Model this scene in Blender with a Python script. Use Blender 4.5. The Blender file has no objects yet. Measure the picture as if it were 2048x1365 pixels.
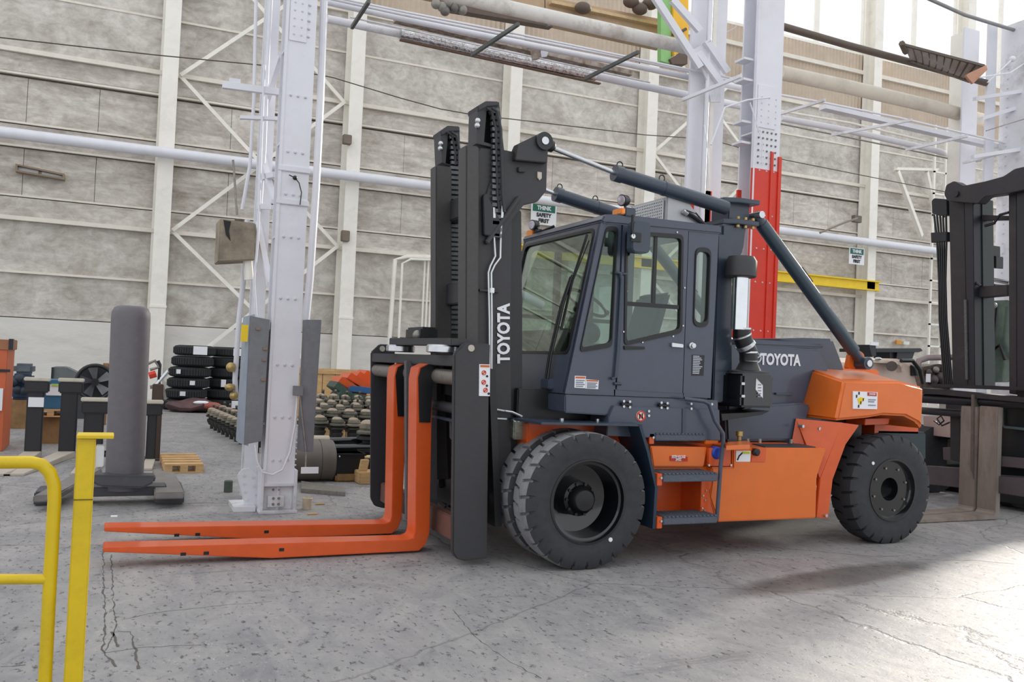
import bpy, bmesh, math, random
from mathutils import Vector, Matrix
random.seed(7)
SC = bpy.context.scene
COL = SC.collection
# ---------------------------------------------------------------- camera
_roll, _pitch, _yaw = math.radians(2.5), math.radians(1.39), math.radians(24.1)
_fw = Vector((math.sin(_yaw)*math.cos(_pitch), math.cos(_yaw)*math.cos(_pitch), math.sin(_pitch)))
_r0 = Vector((math.cos(_yaw), -math.sin(_yaw), 0)); _u0 = _r0.cross(_fw)
_up = _u0*math.cos(_roll)-_r0*math.sin(_roll); _rt = _r0*math.cos(_roll)+_u0*math.sin(_roll)
camd = bpy.data.cameras.new('camera'); camo = bpy.data.objects.new('camera', camd); COL.objects.link(camo)
camd.sensor_width = 36; camd.lens = 1776/2048*36; camd.clip_end = 500; camd.clip_start = 0.05
m = Matrix((( _rt.x, _up.x, -_fw.x, 0), (_rt.y, _up.y, -_fw.y, 0), (_rt.z, _up.z, -_fw.z, 1.68), (0, 0, 0, 1)))
camo.matrix_world = m
SC.camera = camo
# ---------------------------------------------------------------- sky, sun, exposure
w = bpy.data.worlds.new('sky'); SC.world = w; w.use_nodes = True
nt = w.node_tree; nt.nodes.clear()
bg = nt.nodes.new('ShaderNodeBackground'); wo = nt.nodes.new('ShaderNodeOutputWorld')
bg.inputs['Color'].default_value = (0.96, 0.98, 1.0, 1); bg.inputs['Strength'].default_value = .95
nt.links.new(bg.outputs[0], wo.inputs[0])
sd = bpy.data.lights.new('sun', 'SUN'); so = bpy.data.objects.new('sun', sd); COL.objects.link(so)
sd.energy = 5.8; sd.angle = math.radians(6); sd.color = (1.0, 0.93, 0.82)
_az, _el = math.radians(66), math.radians(16)
_d = Vector((math.sin(_az)*math.cos(_el), math.cos(_az)*math.cos(_el), math.sin(_el)))
so.rotation_euler = _d.to_track_quat('Z', 'Y').to_euler(); so.location = (30, 20, 20)
vs = SC.view_settings
SC.display_settings.display_device = 'sRGB'
vs.view_transform = 'Standard'; vs.look = 'None'; vs.gamma = 1; vs.use_curve_mapping = False; vs.exposure = 0.32
SC.cycles.max_bounces = 6; SC.cycles.transparent_max_bounces = 16; SC.cycles.sample_clamp_indirect = 6
SC.cycles.caustics_reflective = False; SC.cycles.caustics_refractive = False
# ---------------------------------------------------------------- helpers
def lin(h):
    h = h.lstrip('#'); o = []
    for i in (0, 2, 4):
        c = int(h[i:i+2], 16)/255; o.append(c/12.92 if c <= .04045 else ((c+.055)/1.055)**2.4)
    return (*o, 1)
_M = {}
def mat(name, col, rough=.5, metal=0, var=.12, scale=6, bump=0, bscale=60, coat=0, col2=None, dirt=0, dcol='#8a857c', emit=0, stretch=None):
    if name in _M: return _M[name]
    m = bpy.data.materials.new(name); m.use_nodes = True; n = m.node_tree; L = n.links
    b = n.nodes['Principled BSDF']; c = lin(col)
    b.inputs['Roughness'].default_value = rough; b.inputs['Metallic'].default_value = metal
    b.inputs['Coat Weight'].default_value = coat; b.inputs['Coat Roughness'].default_value = .08
    tc = n.nodes.new('ShaderNodeTexCoord'); mp = n.nodes.new('ShaderNodeMapping'); L.new(tc.outputs['Object'], mp.inputs[0])
    if stretch: mp.inputs['Scale'].default_value = stretch
    nz = n.nodes.new('ShaderNodeTexNoise'); nz.inputs['Scale'].default_value = scale; nz.inputs['Detail'].default_value = 6; nz.inputs['Roughness'].default_value = .65
    L.new(mp.outputs[0], nz.inputs['Vector'])
    cr = n.nodes.new('ShaderNodeValToRGB'); L.new(nz.outputs['Fac'], cr.inputs[0])
    d = lin(col2) if col2 else tuple(v*(1-var) for v in c[:3])+(1,)
    e = c if col2 else tuple(min(1, v*(1+var)) for v in c[:3])+(1,)
    cr.color_ramp.elements[0].position = .32; cr.color_ramp.elements[1].position = .68
    cr.color_ramp.elements[0].color = d; cr.color_ramp.elements[1].color = e
    out = cr.outputs[0]
    if dirt:
        n2 = n.nodes.new('ShaderNodeTexNoise'); n2.inputs['Scale'].default_value = scale*.6; n2.inputs['Detail'].default_value = 10; n2.inputs['Roughness'].default_value = .75
        L.new(mp.outputs[0], n2.inputs['Vector'])
        r2 = n.nodes.new('ShaderNodeMapRange'); r2.inputs[1].default_value = .5; r2.inputs[2].default_value = .72; r2.inputs[4].default_value = dirt
        L.new(n2.outputs['Fac'], r2.inputs[0])
        mx = n.nodes.new('ShaderNodeMix'); mx.data_type = 'RGBA'; mx.inputs[7].default_value = lin(dcol)
        L.new(r2.outputs[0], mx.inputs[0]); L.new(out, mx.inputs[6]); out = mx.outputs[2]
    L.new(out, b.inputs['Base Color'])
    if bump:
        nb = n.nodes.new('ShaderNodeTexNoise'); nb.inputs['Scale'].default_value = bscale; nb.inputs['Detail'].default_value = 4; L.new(mp.outputs[0], nb.inputs['Vector'])
        bp = n.nodes.new('ShaderNodeBump'); bp.inputs['Strength'].default_value = bump; bp.inputs['Distance'].default_value = .02
        L.new(nb.outputs['Fac'], bp.inputs['Height']); L.new(bp.outputs[0], b.inputs['Normal'])
    if emit:
        b.inputs['Emission Color'].default_value = c; b.inputs['Emission Strength'].default_value = emit
    _M[name] = m; return m
def glassmat(name, tint, base=.06, gain=.75, rough=.0):
    m = bpy.data.materials.new(name); m.use_nodes = True; n = m.node_tree; n.nodes.clear(); L = n.links
    o = n.nodes.new('ShaderNodeOutputMaterial'); t = n.nodes.new('ShaderNodeBsdfTransparent'); t.inputs[0].default_value = lin(tint)
    g = n.nodes.new('ShaderNodeBsdfGlossy'); g.inputs['Roughness'].default_value = rough; g.inputs['Color'].default_value = (.9, .97, .95, 1)
    lw = n.nodes.new('ShaderNodeLayerWeight'); lw.inputs['Blend'].default_value = .5
    pw = n.nodes.new('ShaderNodeMath'); pw.operation = 'POWER'; pw.inputs[1].default_value = 4; L.new(lw.outputs['Facing'], pw.inputs[0])
    ma = n.nodes.new('ShaderNodeMath'); ma.operation = 'MULTIPLY_ADD'; ma.inputs[1].default_value = gain; ma.inputs[2].default_value = base; L.new(pw.outputs[0], ma.inputs[0])
    mx = n.nodes.new('ShaderNodeMixShader'); L.new(ma.outputs[0], mx.inputs[0]); L.new(t.outputs[0], mx.inputs[1]); L.new(g.outputs[0], mx.inputs[2])
    L.new(mx.outputs[0], o.inputs[0]); return m

class MB:
    """collects shapes in world metres into one mesh"""
    def __init__(s): s.b = bmesh.new()
    def poly3(s, pts):
        return s.b.faces.new([s.b.verts.new(p) for p in pts])
    def prism(s, pts, ax, a, b):
        """2-D outline swept along one axis: x -> (y,z), y -> (x,z), z -> (x,y)"""
        def P(p, v): return (v, p[0], p[1]) if ax == 'x' else (p[0], v, p[1]) if ax == 'y' else (p[0], p[1], v)
        A = [s.b.verts.new(P(p, a)) for p in pts]; B = [s.b.verts.new(P(p, b)) for p in pts]
        s.b.faces.new(A); s.b.faces.new(B[::-1]); n = len(pts)
        for i in range(n): s.b.faces.new((A[i], B[i], B[(i+1) % n], A[(i+1) % n]))
        return s
    def box(s, x0, x1, y0, y1, z0, z1):
        return s.prism([(x0, y0), (x1, y0), (x1, y1), (x0, y1)], 'z', z0, z1)
    def loft(s, A, B):
        a = [s.b.verts.new(p) for p in A]; b = [s.b.verts.new(p) for p in B]; n = len(a)
        s.b.faces.new(a); s.b.faces.new(b[::-1])
        for i in range(n): s.b.faces.new((a[i], b[i], b[(i+1) % n], a[(i+1) % n]))
        return s
    def ring(s, c, d, r, n, up=None):
        d = Vector(d).normalized(); u = d.orthogonal() if up is None else (Vector(up)-d*d.dot(Vector(up)))
        u.normalize(); v = d.cross(u)
        return [s.b.verts.new(Vector(c)+(u*math.cos(6.28319*i/n)+v*math.sin(6.28319*i/n))*r) for i in range(n)]
    def skin(s, rings, cap=True, closed=False):
        n = len(rings[0])
        for k in range(len(rings)-(0 if closed else 1)):
            A, B = rings[k], rings[(k+1) % len(rings)]
            for i in range(n): s.b.faces.new((A[i], A[(i+1) % n], B[(i+1) % n], B[i]))
        if cap and not closed: s.b.faces.new(rings[0][::-1]); s.b.faces.new(rings[-1])
        return s
    def cyl(s, p, q, r, r2=None, n=16):
        d = Vector(q)-Vector(p); up = d.orthogonal()
        return s.skin([s.ring(p, d, r, n, up), s.ring(q, d, r if r2 is None else r2, n, up)])
    def tube(s, pts, r, n=8):
        pts = [Vector(p) for p in pts]; rings = []; up = None
        for i, p in enumerate(pts):
            d = (pts[min(i+1, len(pts)-1)]-pts[max(i-1, 0)]).normalized()
            if up is None: up = d.orthogonal()
            up = (up-d*up.dot(d)).normalized(); rings.append(s.ring(p, d, r[i] if isinstance(r, (list, tuple)) else r, n, up))
        return s.skin(rings)
    def lathe(s, c, d, prof, n=32, cap=True):
        """profile = (distance along d, radius)"""
        c = Vector(c); d = Vector(d).normalized(); up = d.orthogonal()
        return s.skin([s.ring(c+d*h, d, max(r, 1e-4), n, up) for h, r in prof], cap=cap)
    def bar(s, p, q, wv, hv):
        """rectangular bar from p to q; wv, hv half-size vectors"""
        p, q, a, b = Vector(p), Vector(q), Vector(wv), Vector(hv)
        return s.loft([p-a-b, p+a-b, p+a+b, p-a+b], [q-a-b, q+a-b, q+a+b, q-a+b])
    def sphere(s, c, r, n=10, sc=(1, 1, 1)):
        rings = []
        for k in range(1, n):
            t = math.pi*k/n
            rings.append([s.b.verts.new((c[0]+r*sc[0]*math.sin(t)*math.cos(6.28319*i/(2*n)), c[1]+r*sc[1]*math.sin(t)*math.sin(6.28319*i/(2*n)), c[2]+r*sc[2]*math.cos(t))) for i in range(2*n)])
        return s.skin(rings)
    def map(s, f):
        for v in s.b.verts: v.co = f(v.co)
        return s
    def build(s, name, m, parent=None, bevel=0, smooth=None, seg=2):
        bmesh.ops.recalc_face_normals(s.b, faces=s.b.faces)
        if bevel:
            es = [e for e in s.b.edges if len(e.link_faces) == 2 and e.calc_face_angle(0) > .35]
            bmesh.ops.bevel(s.b, geom=es, offset=bevel, segments=seg, affect='EDGES', clamp_overlap=True)
        me = bpy.data.meshes.new(name)
        o = bpy.data.objects.new(name, me); COL.objects.link(o)
        off = Vector()
        if parent:
            o.parent = parent; off = wloc(parent)
        elif len(s.b.verts):
            xs = [v.co.x for v in s.b.verts]; ys = [v.co.y for v in s.b.verts]; zs = [v.co.z for v in s.b.verts]
            off = Vector(((min(xs)+max(xs))/2, (min(ys)+max(ys))/2, min(zs))); o.location = off
        if off.length: bmesh.ops.translate(s.b, verts=s.b.verts, vec=-off)
        s.b.to_mesh(me); s.b.free()
        if m: me.materials.append(m)
        if name.split('_')[-1] in ('bolts', 'screws', 'nuts', 'lines', 'marks', 'rivets', 'teeth', 'chips', 'clamps', 'print', 'footprints', 'hinges'): o['kind'] = 'stuff'
        if smooth is None: smooth = .6
        if smooth:
            me.polygons.foreach_set('use_smooth', [True]*len(me.polygons))
            me.set_sharp_from_angle(angle=smooth)
        return o
def wloc(o):
    v = Vector()
    while o: v += o.location; o = o.parent
    return v
def thing(name, label, cat, loc, group=None):
    o = bpy.data.objects.new(name, None); COL.objects.link(o); o.location = loc; o.empty_display_size = .1
    o['label'] = label; o['category'] = cat
    if group: o['group'] = group
    return o
def tag(o, label, cat, group=None):
    o['label'] = label; o['category'] = cat
    if group: o['group'] = group
    return o
def struct(o): o['kind'] = 'structure'; return o
def stuff(o): o['kind'] = 'stuff'; return o
def dup(o, loc, label=None, rz=0):
    r = o.copy(); COL.objects.link(r); r.location = loc; r.rotation_euler = (0, 0, rz)
    if label: r['label'] = label
    for ch in list(o.children):
        c = ch.copy(); COL.objects.link(c); c.parent = r
        for g in list(ch.children):
            d = g.copy(); COL.objects.link(d); d.parent = c
    return r
def text(name, s, size, mx, m, parent, ext=.0015, off=.0, align='CENTER', squash=1):
    """flat lettering placed by a 4x4 matrix, kept as a mesh"""
    cu = bpy.data.curves.new(name, 'FONT'); cu.body = s; cu.size = size; cu.align_x = align; cu.align_y = 'CENTER'; cu.extrude = ext; cu.offset = off; cu.resolution_u = 3
    t = bpy.data.objects.new(name, cu); COL.objects.link(t)
    me = bpy.data.meshes.new_from_object(t.evaluated_get(bpy.context.evaluated_depsgraph_get()))
    bpy.data.objects.remove(t); bpy.data.curves.remove(cu)
    mm = mx @ Matrix.Diagonal((squash, 1, 1, 1)); off3 = wloc(parent) if parent else Vector()
    me.transform(Matrix.Translation(-off3) @ mm); me.materials.append(m); me.name = name
    o = bpy.data.objects.new(name, me); COL.objects.link(o); o.parent = parent
    return o
def frame(o, xd, yd):
    """matrix with origin o, text running along xd, upwards along yd"""
    x = Vector(xd).normalized(); y = Vector(yd); y = (y-x*y.dot(x)).normalized(); z = x.cross(y)
    return Matrix(((x.x, y.x, z.x, o[0]), (x.y, y.y, z.y, o[1]), (x.z, y.z, z.z, o[2]), (0, 0, 0, 1)))
def rrect(x0, x1, z0, z1, r, n=4):
    p = []
    for cx, cz, a in ((x1-r, z1-r, 0), (x0+r, z1-r, 90), (x0+r, z0+r, 180), (x1-r, z0+r, 270)):
        for k in range(n+1):
            t = math.radians(a+90*k/n); p.append((cx+r*math.cos(t), cz+r*math.sin(t)))
    return p
def rpoly(pts, r, n=3):
    """rounds the corners of a 2-D outline"""
    out = []; N = len(pts)
    for i in range(N):
        p = Vector(pts[i]); a = Vector(pts[i-1])-p; b = Vector(pts[(i+1) % N])-p
        ra = min(r, a.length*.45, b.length*.45); A = p+a.normalized()*ra; B = p+b.normalized()*ra
        for k in range(n+1):
            t = k/n; q = A*(1-t)**2+p*2*t*(1-t)+B*t*t; out.append((q.x, q.y))
    return out
def framed(mb, outer, inner, ax, a, b):
    """plate with one hole: outer and inner outlines with equal counts"""
    def P(p, v): return (v, p[0], p[1]) if ax == 'x' else (p[0], v, p[1]) if ax == 'y' else (p[0], p[1], v)
    V = [[mb.b.verts.new(P(p, v)) for p in o] for v in (a, b) for o in (outer, inner)]
    n = len(outer)
    for i in range(n):
        j = (i+1) % n
        mb.b.faces.new((V[0][i], V[0][j], V[1][j], V[1][i])); mb.b.faces.new((V[2][i], V[3][i], V[3][j], V[2][j]))
        mb.b.faces.new((V[0][i], V[2][i], V[2][j], V[0][j])); mb.b.faces.new((V[1][i], V[1][j], V[3][j], V[3][i]))
    return mb
# ---------------------------------------------------------------- materials
SLATE = mat('slate_paint', '#434b5c', .32, 0, .06, 9, coat=.25)
SLATE2 = mat('dark_slate_paint', '#36404f', .35, 0, .06, 9, coat=.2)
ORANGE = mat('orange_paint', '#dc6c1f', .32, 0, .05, 5, coat=.25)
ORANGE2 = mat('deep_orange_paint', '#d4571f', .35, 0, .06, 7, coat=.2)
CHAR = mat('charcoal_paint', '#36363a', .5, 0, .08, 30, bump=.05, bscale=160)
MASTF = mat('mast_rail_lit_paint', '#45434400'[:7], .55, 0, .08, 30, bump=.05, bscale=160)  # charcoal paint lightened to stand for light on the rail fronts
CHAR2 = mat('dark_charcoal_paint', '#2a2b2f', .45, 0, .08, 20)
BLACK = mat('black_plastic', '#17181b', .35, 0, .1, 20)
BLACKG = mat('gloss_black_paint', '#121519', .12, 0, .1, 20, coat=.5)
RUB = mat('tyre_rubber', '#35363a', .8, 0, .15, 14, bump=.15, bscale=90)
RUBD = mat('dusty_tread_rubber', '#86868a', .9, 0, .2, 9, bump=.2, bscale=70, dirt=.35, dcol='#8d8b88')
STEEL = mat('bare_steel', '#c9ccd0', .25, .9, .08, 12)
STEELD = mat('worn_steel', '#8f8a84', .45, .6, .2, 25, dirt=.4, dcol='#6a5c4e')
WHITE = mat('white_steel_paint', '#dfe0e8', .5, 0, .03, 2, dirt=.25, dcol='#b5b3b2')
WHITEB = mat('white_worn_paint', '#d7d8de', .55, 0, .05, 3, dirt=.8, dcol='#8d8781')
CREAM = mat('cream_steel_paint', '#efece4', .55, 0, .04, 1.5, dirt=.35, dcol='#b9b0a0')
GREYP = mat('grey_panel_paint', '#777a80', .45, .2, .12, 5, dirt=.6, dcol='#6b625b')
REDP = mat('red_column_paint', '#d23a28', .45, 0, .06, 4, dirt=.25, dcol='#a83226')
YELL = mat('yellow_safety_paint', '#d3b60c', .4, 0, .06, 6, dirt=.3, dcol='#7f6a1a')
YELB = mat('yellow_beam_paint', '#e8c81e', .5, 0, .06, 3)
WOOD = mat('raw_wood', '#c4a071', .75, 0, .2, 4, stretch=(1, 1, 8))
WOODD = mat('brown_wood', '#8a6a46', .8, 0, .25, 5)
PAPER = mat('white_label', '#e8eaf0', .6, 0, .02, 8)
AMBER = mat('amber_lens', '#f08a1c', .2, 0, .08, 30, coat=.6)
GLASS = glassmat('cab_glass', '#d6e2dc', .07)
GLASSW = glassmat('windscreen_glass', '#dbe6dc', .12, .8)
GREYT = mat('step_tread', '#5d6370', .9, 0, .2, 120, bump=.5, bscale=220)
# ================================================================= setting
# floor: weathered concrete
fm = bpy.data.materials.new('worn_concrete_floor'); fm.use_nodes = True; N = fm.node_tree; L = N.links; B = N.nodes['Principled BSDF']
tc = N.nodes.new('ShaderNodeTexCoord')
def noise(sc, det=8, ro=.65, src=None, st=None, dist=0):
    n = N.nodes.new('ShaderNodeTexNoise'); n.inputs['Scale'].default_value = sc; n.inputs['Detail'].default_value = det; n.inputs['Roughness'].default_value = ro; n.inputs['Distortion'].default_value = dist
    mp = N.nodes.new('ShaderNodeMapping'); L.new(tc.outputs['Object'], mp.inputs[0])
    if st: mp.inputs['Scale'].default_value = st
    L.new(mp.outputs[0], n.inputs['Vector']); return n
def ramp(src, stops):
    r = N.nodes.new('ShaderNodeValToRGB'); L.new(src, r.inputs[0]); e = r.color_ramp.elements
    e[0].position, e[0].color = stops[0][0], lin(stops[0][1]); e[1].position, e[1].color = stops[-1][0], lin(stops[-1][1])
    for p, c in stops[1:-1]: q = e.new(p); q.color = lin(c)
    return r
def mixc(f, a, b, t='MIX'):
    x = N.nodes.new('ShaderNodeMix'); x.data_type = 'RGBA'; x.blend_type = t
    if isinstance(f, float): x.inputs[0].default_value = f
    else: L.new(f, x.inputs[0])
    L.new(a, x.inputs[6]); L.new(b, x.inputs[7]); return x.outputs[2]
big = ramp(noise(.45, 10, .7, dist=.6).outputs[0], [(.3, '#727176'), (.5, '#919093'), (.72, '#aaa7a4')])
mid = ramp(noise(3.2, 10, .75, st=(1, .45, 1), dist=1.2).outputs[0], [(.32, '#6b6a70'), (.5, '#969494'), (.7, '#b6b2ac')])
c = mixc(.5, big.outputs[0], mid.outputs[0])
pit = ramp(noise(26, 6, .7, st=(1, .55, 1)).outputs[0], [(.33, '#55534f'), (.42, '#ffffff')])
c = mixc(.8, c, pit.outputs[0], 'MULTIPLY')
ch = ramp(noise(48, 3, .6, st=(1, .5, 1)).outputs[0], [(.62, '#000000'), (.70, '#ffffff')])
wh = N.nodes.new('ShaderNodeRGB'); wh.outputs[0].default_value = lin('#d8d5cd')
msk = N.nodes.new('ShaderNodeMath'); msk.operation = 'MULTIPLY'; L.new(ch.outputs[0], msk.inputs[0])
pm = ramp(noise(.8, 4).outputs[0], [(.45, '#000000'), (.62, '#b0b0b0')]); L.new(pm.outputs[0], msk.inputs[1])
c = mixc(msk.outputs[0], c, wh.outputs[0])
stn = ramp(noise(.9, 8, .7, st=(.35, 1.5, 1), dist=.8).outputs[0], [(.28, '#6a625a'), (.40, '#ffffff')])
c = mixc(.6, c, stn.outputs[0], 'MULTIPLY')
v = N.nodes.new('ShaderNodeTexVoronoi'); v.feature = 'DISTANCE_TO_EDGE'; v.inputs['Scale'].default_value = .33
dn = noise(1.6, 6, .6); va = N.nodes.new('ShaderNodeMix'); va.data_type = 'VECTOR'; va.inputs[0].default_value = .22
L.new(tc.outputs['Object'], va.inputs[4]); L.new(dn.outputs['Color'], va.inputs[5]); L.new(va.outputs[1], v.inputs['Vector'])
ck = ramp(v.outputs['Distance'], [(.0007, '#4c4a48'), (.0028, '#ffffff')])
c = mixc(.3, c, ck.outputs[0], 'MULTIPLY')
L.new(c, B.inputs['Base Color'])
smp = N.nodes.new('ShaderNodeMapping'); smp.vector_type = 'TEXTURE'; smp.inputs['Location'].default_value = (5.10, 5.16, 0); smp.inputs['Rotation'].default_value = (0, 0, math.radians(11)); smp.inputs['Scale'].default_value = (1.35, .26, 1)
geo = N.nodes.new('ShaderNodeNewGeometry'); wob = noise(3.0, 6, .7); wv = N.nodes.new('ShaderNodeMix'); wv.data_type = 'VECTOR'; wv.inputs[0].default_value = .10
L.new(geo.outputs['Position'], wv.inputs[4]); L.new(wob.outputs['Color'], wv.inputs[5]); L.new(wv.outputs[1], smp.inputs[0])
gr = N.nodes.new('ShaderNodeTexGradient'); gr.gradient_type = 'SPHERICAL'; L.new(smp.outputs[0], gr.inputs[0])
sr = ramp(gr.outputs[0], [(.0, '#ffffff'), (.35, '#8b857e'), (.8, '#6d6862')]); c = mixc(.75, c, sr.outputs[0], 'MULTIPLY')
L.new(c, B.inputs['Base Color'])
rr = N.nodes.new('ShaderNodeMapRange'); rr.inputs[3].default_value = .42; rr.inputs[4].default_value = .72
L.new(noise(2.2, 8, .7).outputs[0], rr.inputs[0]); L.new(rr.outputs[0], B.inputs['Roughness'])
bp = N.nodes.new('ShaderNodeBump'); bp.inputs['Strength'].default_value = .55; bp.inputs['Distance'].default_value = .012
hb = N.nodes.new('ShaderNodeMath'); hb.operation = 'ADD'
L.new(pit.outputs[0], hb.inputs[0]); L.new(noise(11, 8, .75).outputs[0], hb.inputs[1]); L.new(hb.outputs[0], bp.inputs['Height'])
b2 = N.nodes.new('ShaderNodeBump'); b2.inputs['Strength'].default_value = .7; b2.inputs['Distance'].default_value = .01
L.new(ck.outputs[0], b2.inputs['Height']); L.new(bp.outputs[0], b2.inputs['Normal']); L.new(b2.outputs[0], B.inputs['Normal'])
FLOOR = struct(MB().box(-22, 62, -12, 31.6, -.2, 0).build('floor', fm, smooth=0))
CRK = mat('crack_shadow', '#5d5955', .95)
def crack(pts, wd):
    mb = MB(); P = []
    for (a, b) in zip(pts, pts[1:]):
        n = max(2, int(math.dist(a, b)/.05))
        for k in range(n): P.append((a[0]+(b[0]-a[0])*k/n+random.uniform(-.008, .008), a[1]+(b[1]-a[1])*k/n+random.uniform(-.008, .008)))
    for i in range(len(P)-1):
        p, q = Vector(P[i]), Vector(P[i+1]); t = (q-p).normalized(); nn = Vector((-t.y, t.x))*wd*random.uniform(.1, .6)
        mb.loft([(p.x-nn.x, p.y-nn.y, -.004), (p.x+nn.x, p.y+nn.y, -.004), (q.x+nn.x, q.y+nn.y, -.004), (q.x-nn.x, q.y-nn.y, -.004)],
                [(p.x-nn.x, p.y-nn.y, .0012), (p.x+nn.x, p.y+nn.y, .0012), (q.x+nn.x, q.y+nn.y, .0012), (q.x-nn.x, q.y-nn.y, .0012)])
    mb.build('crack', CRK, FLOOR, smooth=0)
for pts, wd in (([(0.004,8.027),(0.017,6.717),(0.039,5.875),(0.025,5.399),(0.1,5.046)], .012), ([(0.061,7.823),(0.077,6.439),(0.094,5.757),(0.031,5.328)], .008),
                ([(0.131,5.956),(0.29,6.045),(0.72,6.118),(1.108,6.127)], .005), ([(0.026,5.329),(0.216,5.378),(0.583,5.326)], .005),
                ([(0.075,5.712),(0.175,5.693),(0.186,5.441),(0.198,5.176),(0.21,4.973)], .014), ([(0.075,5.712),(0.093,5.469),(0.113,5.373)], .014), ([(-0.453,5.252),(-0.27,5.252)], .010),
                ([(2.166,5.629),(2.091,5.033),(2.113,4.56),(2.181,4.222)], .005), ([(6.938,6.056),(7.518,5.879),(7.819,5.641)], .006), ([(5.897,6.846),(6.674,6.223),(7.134,6.229)], .006)):
    crack(pts, wd)
# long wall
YW = 31.4
def concrete(name, a, b, c_, st):
    m = bpy.data.materials.new(name); m.use_nodes = True; n = m.node_tree; Lk = n.links; bs = n.nodes['Principled BSDF']; bs.inputs['Roughness'].default_value = .88
    t = n.nodes.new('ShaderNodeTexCoord')
    def nz(sc, det, ro, stt, stops, dist=0):
        mp = n.nodes.new('ShaderNodeMapping'); mp.inputs['Scale'].default_value = stt; Lk.new(t.outputs['Object'], mp.inputs[0])
        q = n.nodes.new('ShaderNodeTexNoise'); q.inputs['Scale'].default_value = sc; q.inputs['Detail'].default_value = det; q.inputs['Roughness'].default_value = ro; q.inputs['Distortion'].default_value = dist; Lk.new(mp.outputs[0], q.inputs['Vector'])
        r = n.nodes.new('ShaderNodeValToRGB'); Lk.new(q.outputs[0], r.inputs[0]); e = r.color_ramp.elements; e[0].position, e[0].color = stops[0][0], lin(stops[0][1]); e[1].position, e[1].color = stops[-1][0], lin(stops[-1][1])
        for p, cc in stops[1:-1]: w_ = e.new(p); w_.color = lin(cc)
        return q, r
    q1, r1 = nz(.9, 12, .72, st, [(.30, c_), (.46, b), (.62, a)], .8)
    q2, r2 = nz(.7, 10, .7, (st[0]*.5, 1, st[2]*2), [(.34, '#8d857b'), (.52, '#ffffff')], .4)
    q3, r3 = nz(4, 8, .65, (.7, 1, 1.1), [(.30, '#b5aea6'), (.6, '#ffffff')], .6)
    m1 = n.nodes.new('ShaderNodeMix'); m1.data_type = 'RGBA'; m1.blend_type = 'MULTIPLY'; m1.inputs[0].default_value = .30; Lk.new(r1.outputs[0], m1.inputs[6]); Lk.new(r2.outputs[0], m1.inputs[7])
    m2 = n.nodes.new('ShaderNodeMix'); m2.data_type = 'RGBA'; m2.blend_type = 'MULTIPLY'; m2.inputs[0].default_value = .5; Lk.new(m1.outputs[2], m2.inputs[6]); Lk.new(r3.outputs[0], m2.inputs[7])
    Lk.new(m2.outputs[2], bs.inputs['Base Color'])
    bp_ = n.nodes.new('ShaderNodeBump'); bp_.inputs['Strength'].default_value = .5; bp_.inputs['Distance'].default_value = .03; Lk.new(q3.outputs[0], bp_.inputs['Height']); Lk.new(bp_.outputs[0], bs.inputs['Normal'])
    return m
CONC = concrete('stained_concrete_panel', '#e2ddd6', '#cac4bc', '#aba399', (.6, 1, 1.9)); CONC2 = concrete('grey_concrete_panel', '#dfdbd5', '#cbc6bf', '#b1aaa1', (.8, 1, .9))
WBASE = mat('whitewashed_base', '#dcdad5', .8, 0, .05, 1, bump=.2, bscale=6, dirt=.45, dcol='#b9b3aa', stretch=(1, 1, 4))
WALL = struct(MB().box(-22, 62, YW+.05, YW+.4, 0, 16.85).build('wall_back', mat('wall_joint_shadow', '#6e6962', .95), smooth=0))
bays = [1.22+6.1*k for k in range(-4, 10)]
rows = [(0, 2.40, 1, WBASE, .05), (2.43, 5.40, 1, CONC2, .0), (5.54, 6.12, 1, CONC, .10), (6.22, 7.66, 3, CONC, .02), (7.76, 8.38, 1, CONC, .08), (8.48, 9.86, 3, CONC, .02), (10.02, 10.58, 1, CONC, .09), (10.74, 13.98, 1, CONC2, .02)]
for i in range(len(bays)-1):
    for (z0, z1, n, mt, pr) in rows:
        w_ = (bays[i+1]-bays[i])/n
        for k in range(n):
            x0 = bays[i]+k*w_+.007; dy = random.uniform(-.012, .012)
            MB().box(x0, x0+w_-.014, YW-.02-pr+dy, YW+.06, z0, z1).build('panel', mt, WALL, smooth=0)
    xs = [bays[i]+6.1*k/60 for k in range(61)]
    mb = MB(); A = [(x, YW-.02-.05*(k % 2)) for k, x in enumerate(xs)]
    mb.prism(A+[(xs[-1], YW+.06), (xs[0], YW+.06)], 'z', 14.0, 16.85); mb.build('corrugated_siding', mat('tan_siding', '#c2b2a0', .6, 0, .08, 2), WALL, smooth=0)
GIRT = mat('girt_paint', '#e3ddd2', .6, 0, .04, 3, dirt=.3, dcol='#b0a596')
for z, h, d in ((12.5, .07, .06), (10.66, .14, .24), (9.96, .07, .14), (8.44, .06, .12), (7.72, .06, .12), (6.18, .06, .12), (5.47, .13, .24), (3.82, .07, .12), (14.0, .16, .14), (16.0, .18, .16)):
    MB().box(-22, 62, YW-.02-d, YW+.02, z-h/2, z+h/2).build('girt', GIRT, WALL, smooth=0)
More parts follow.
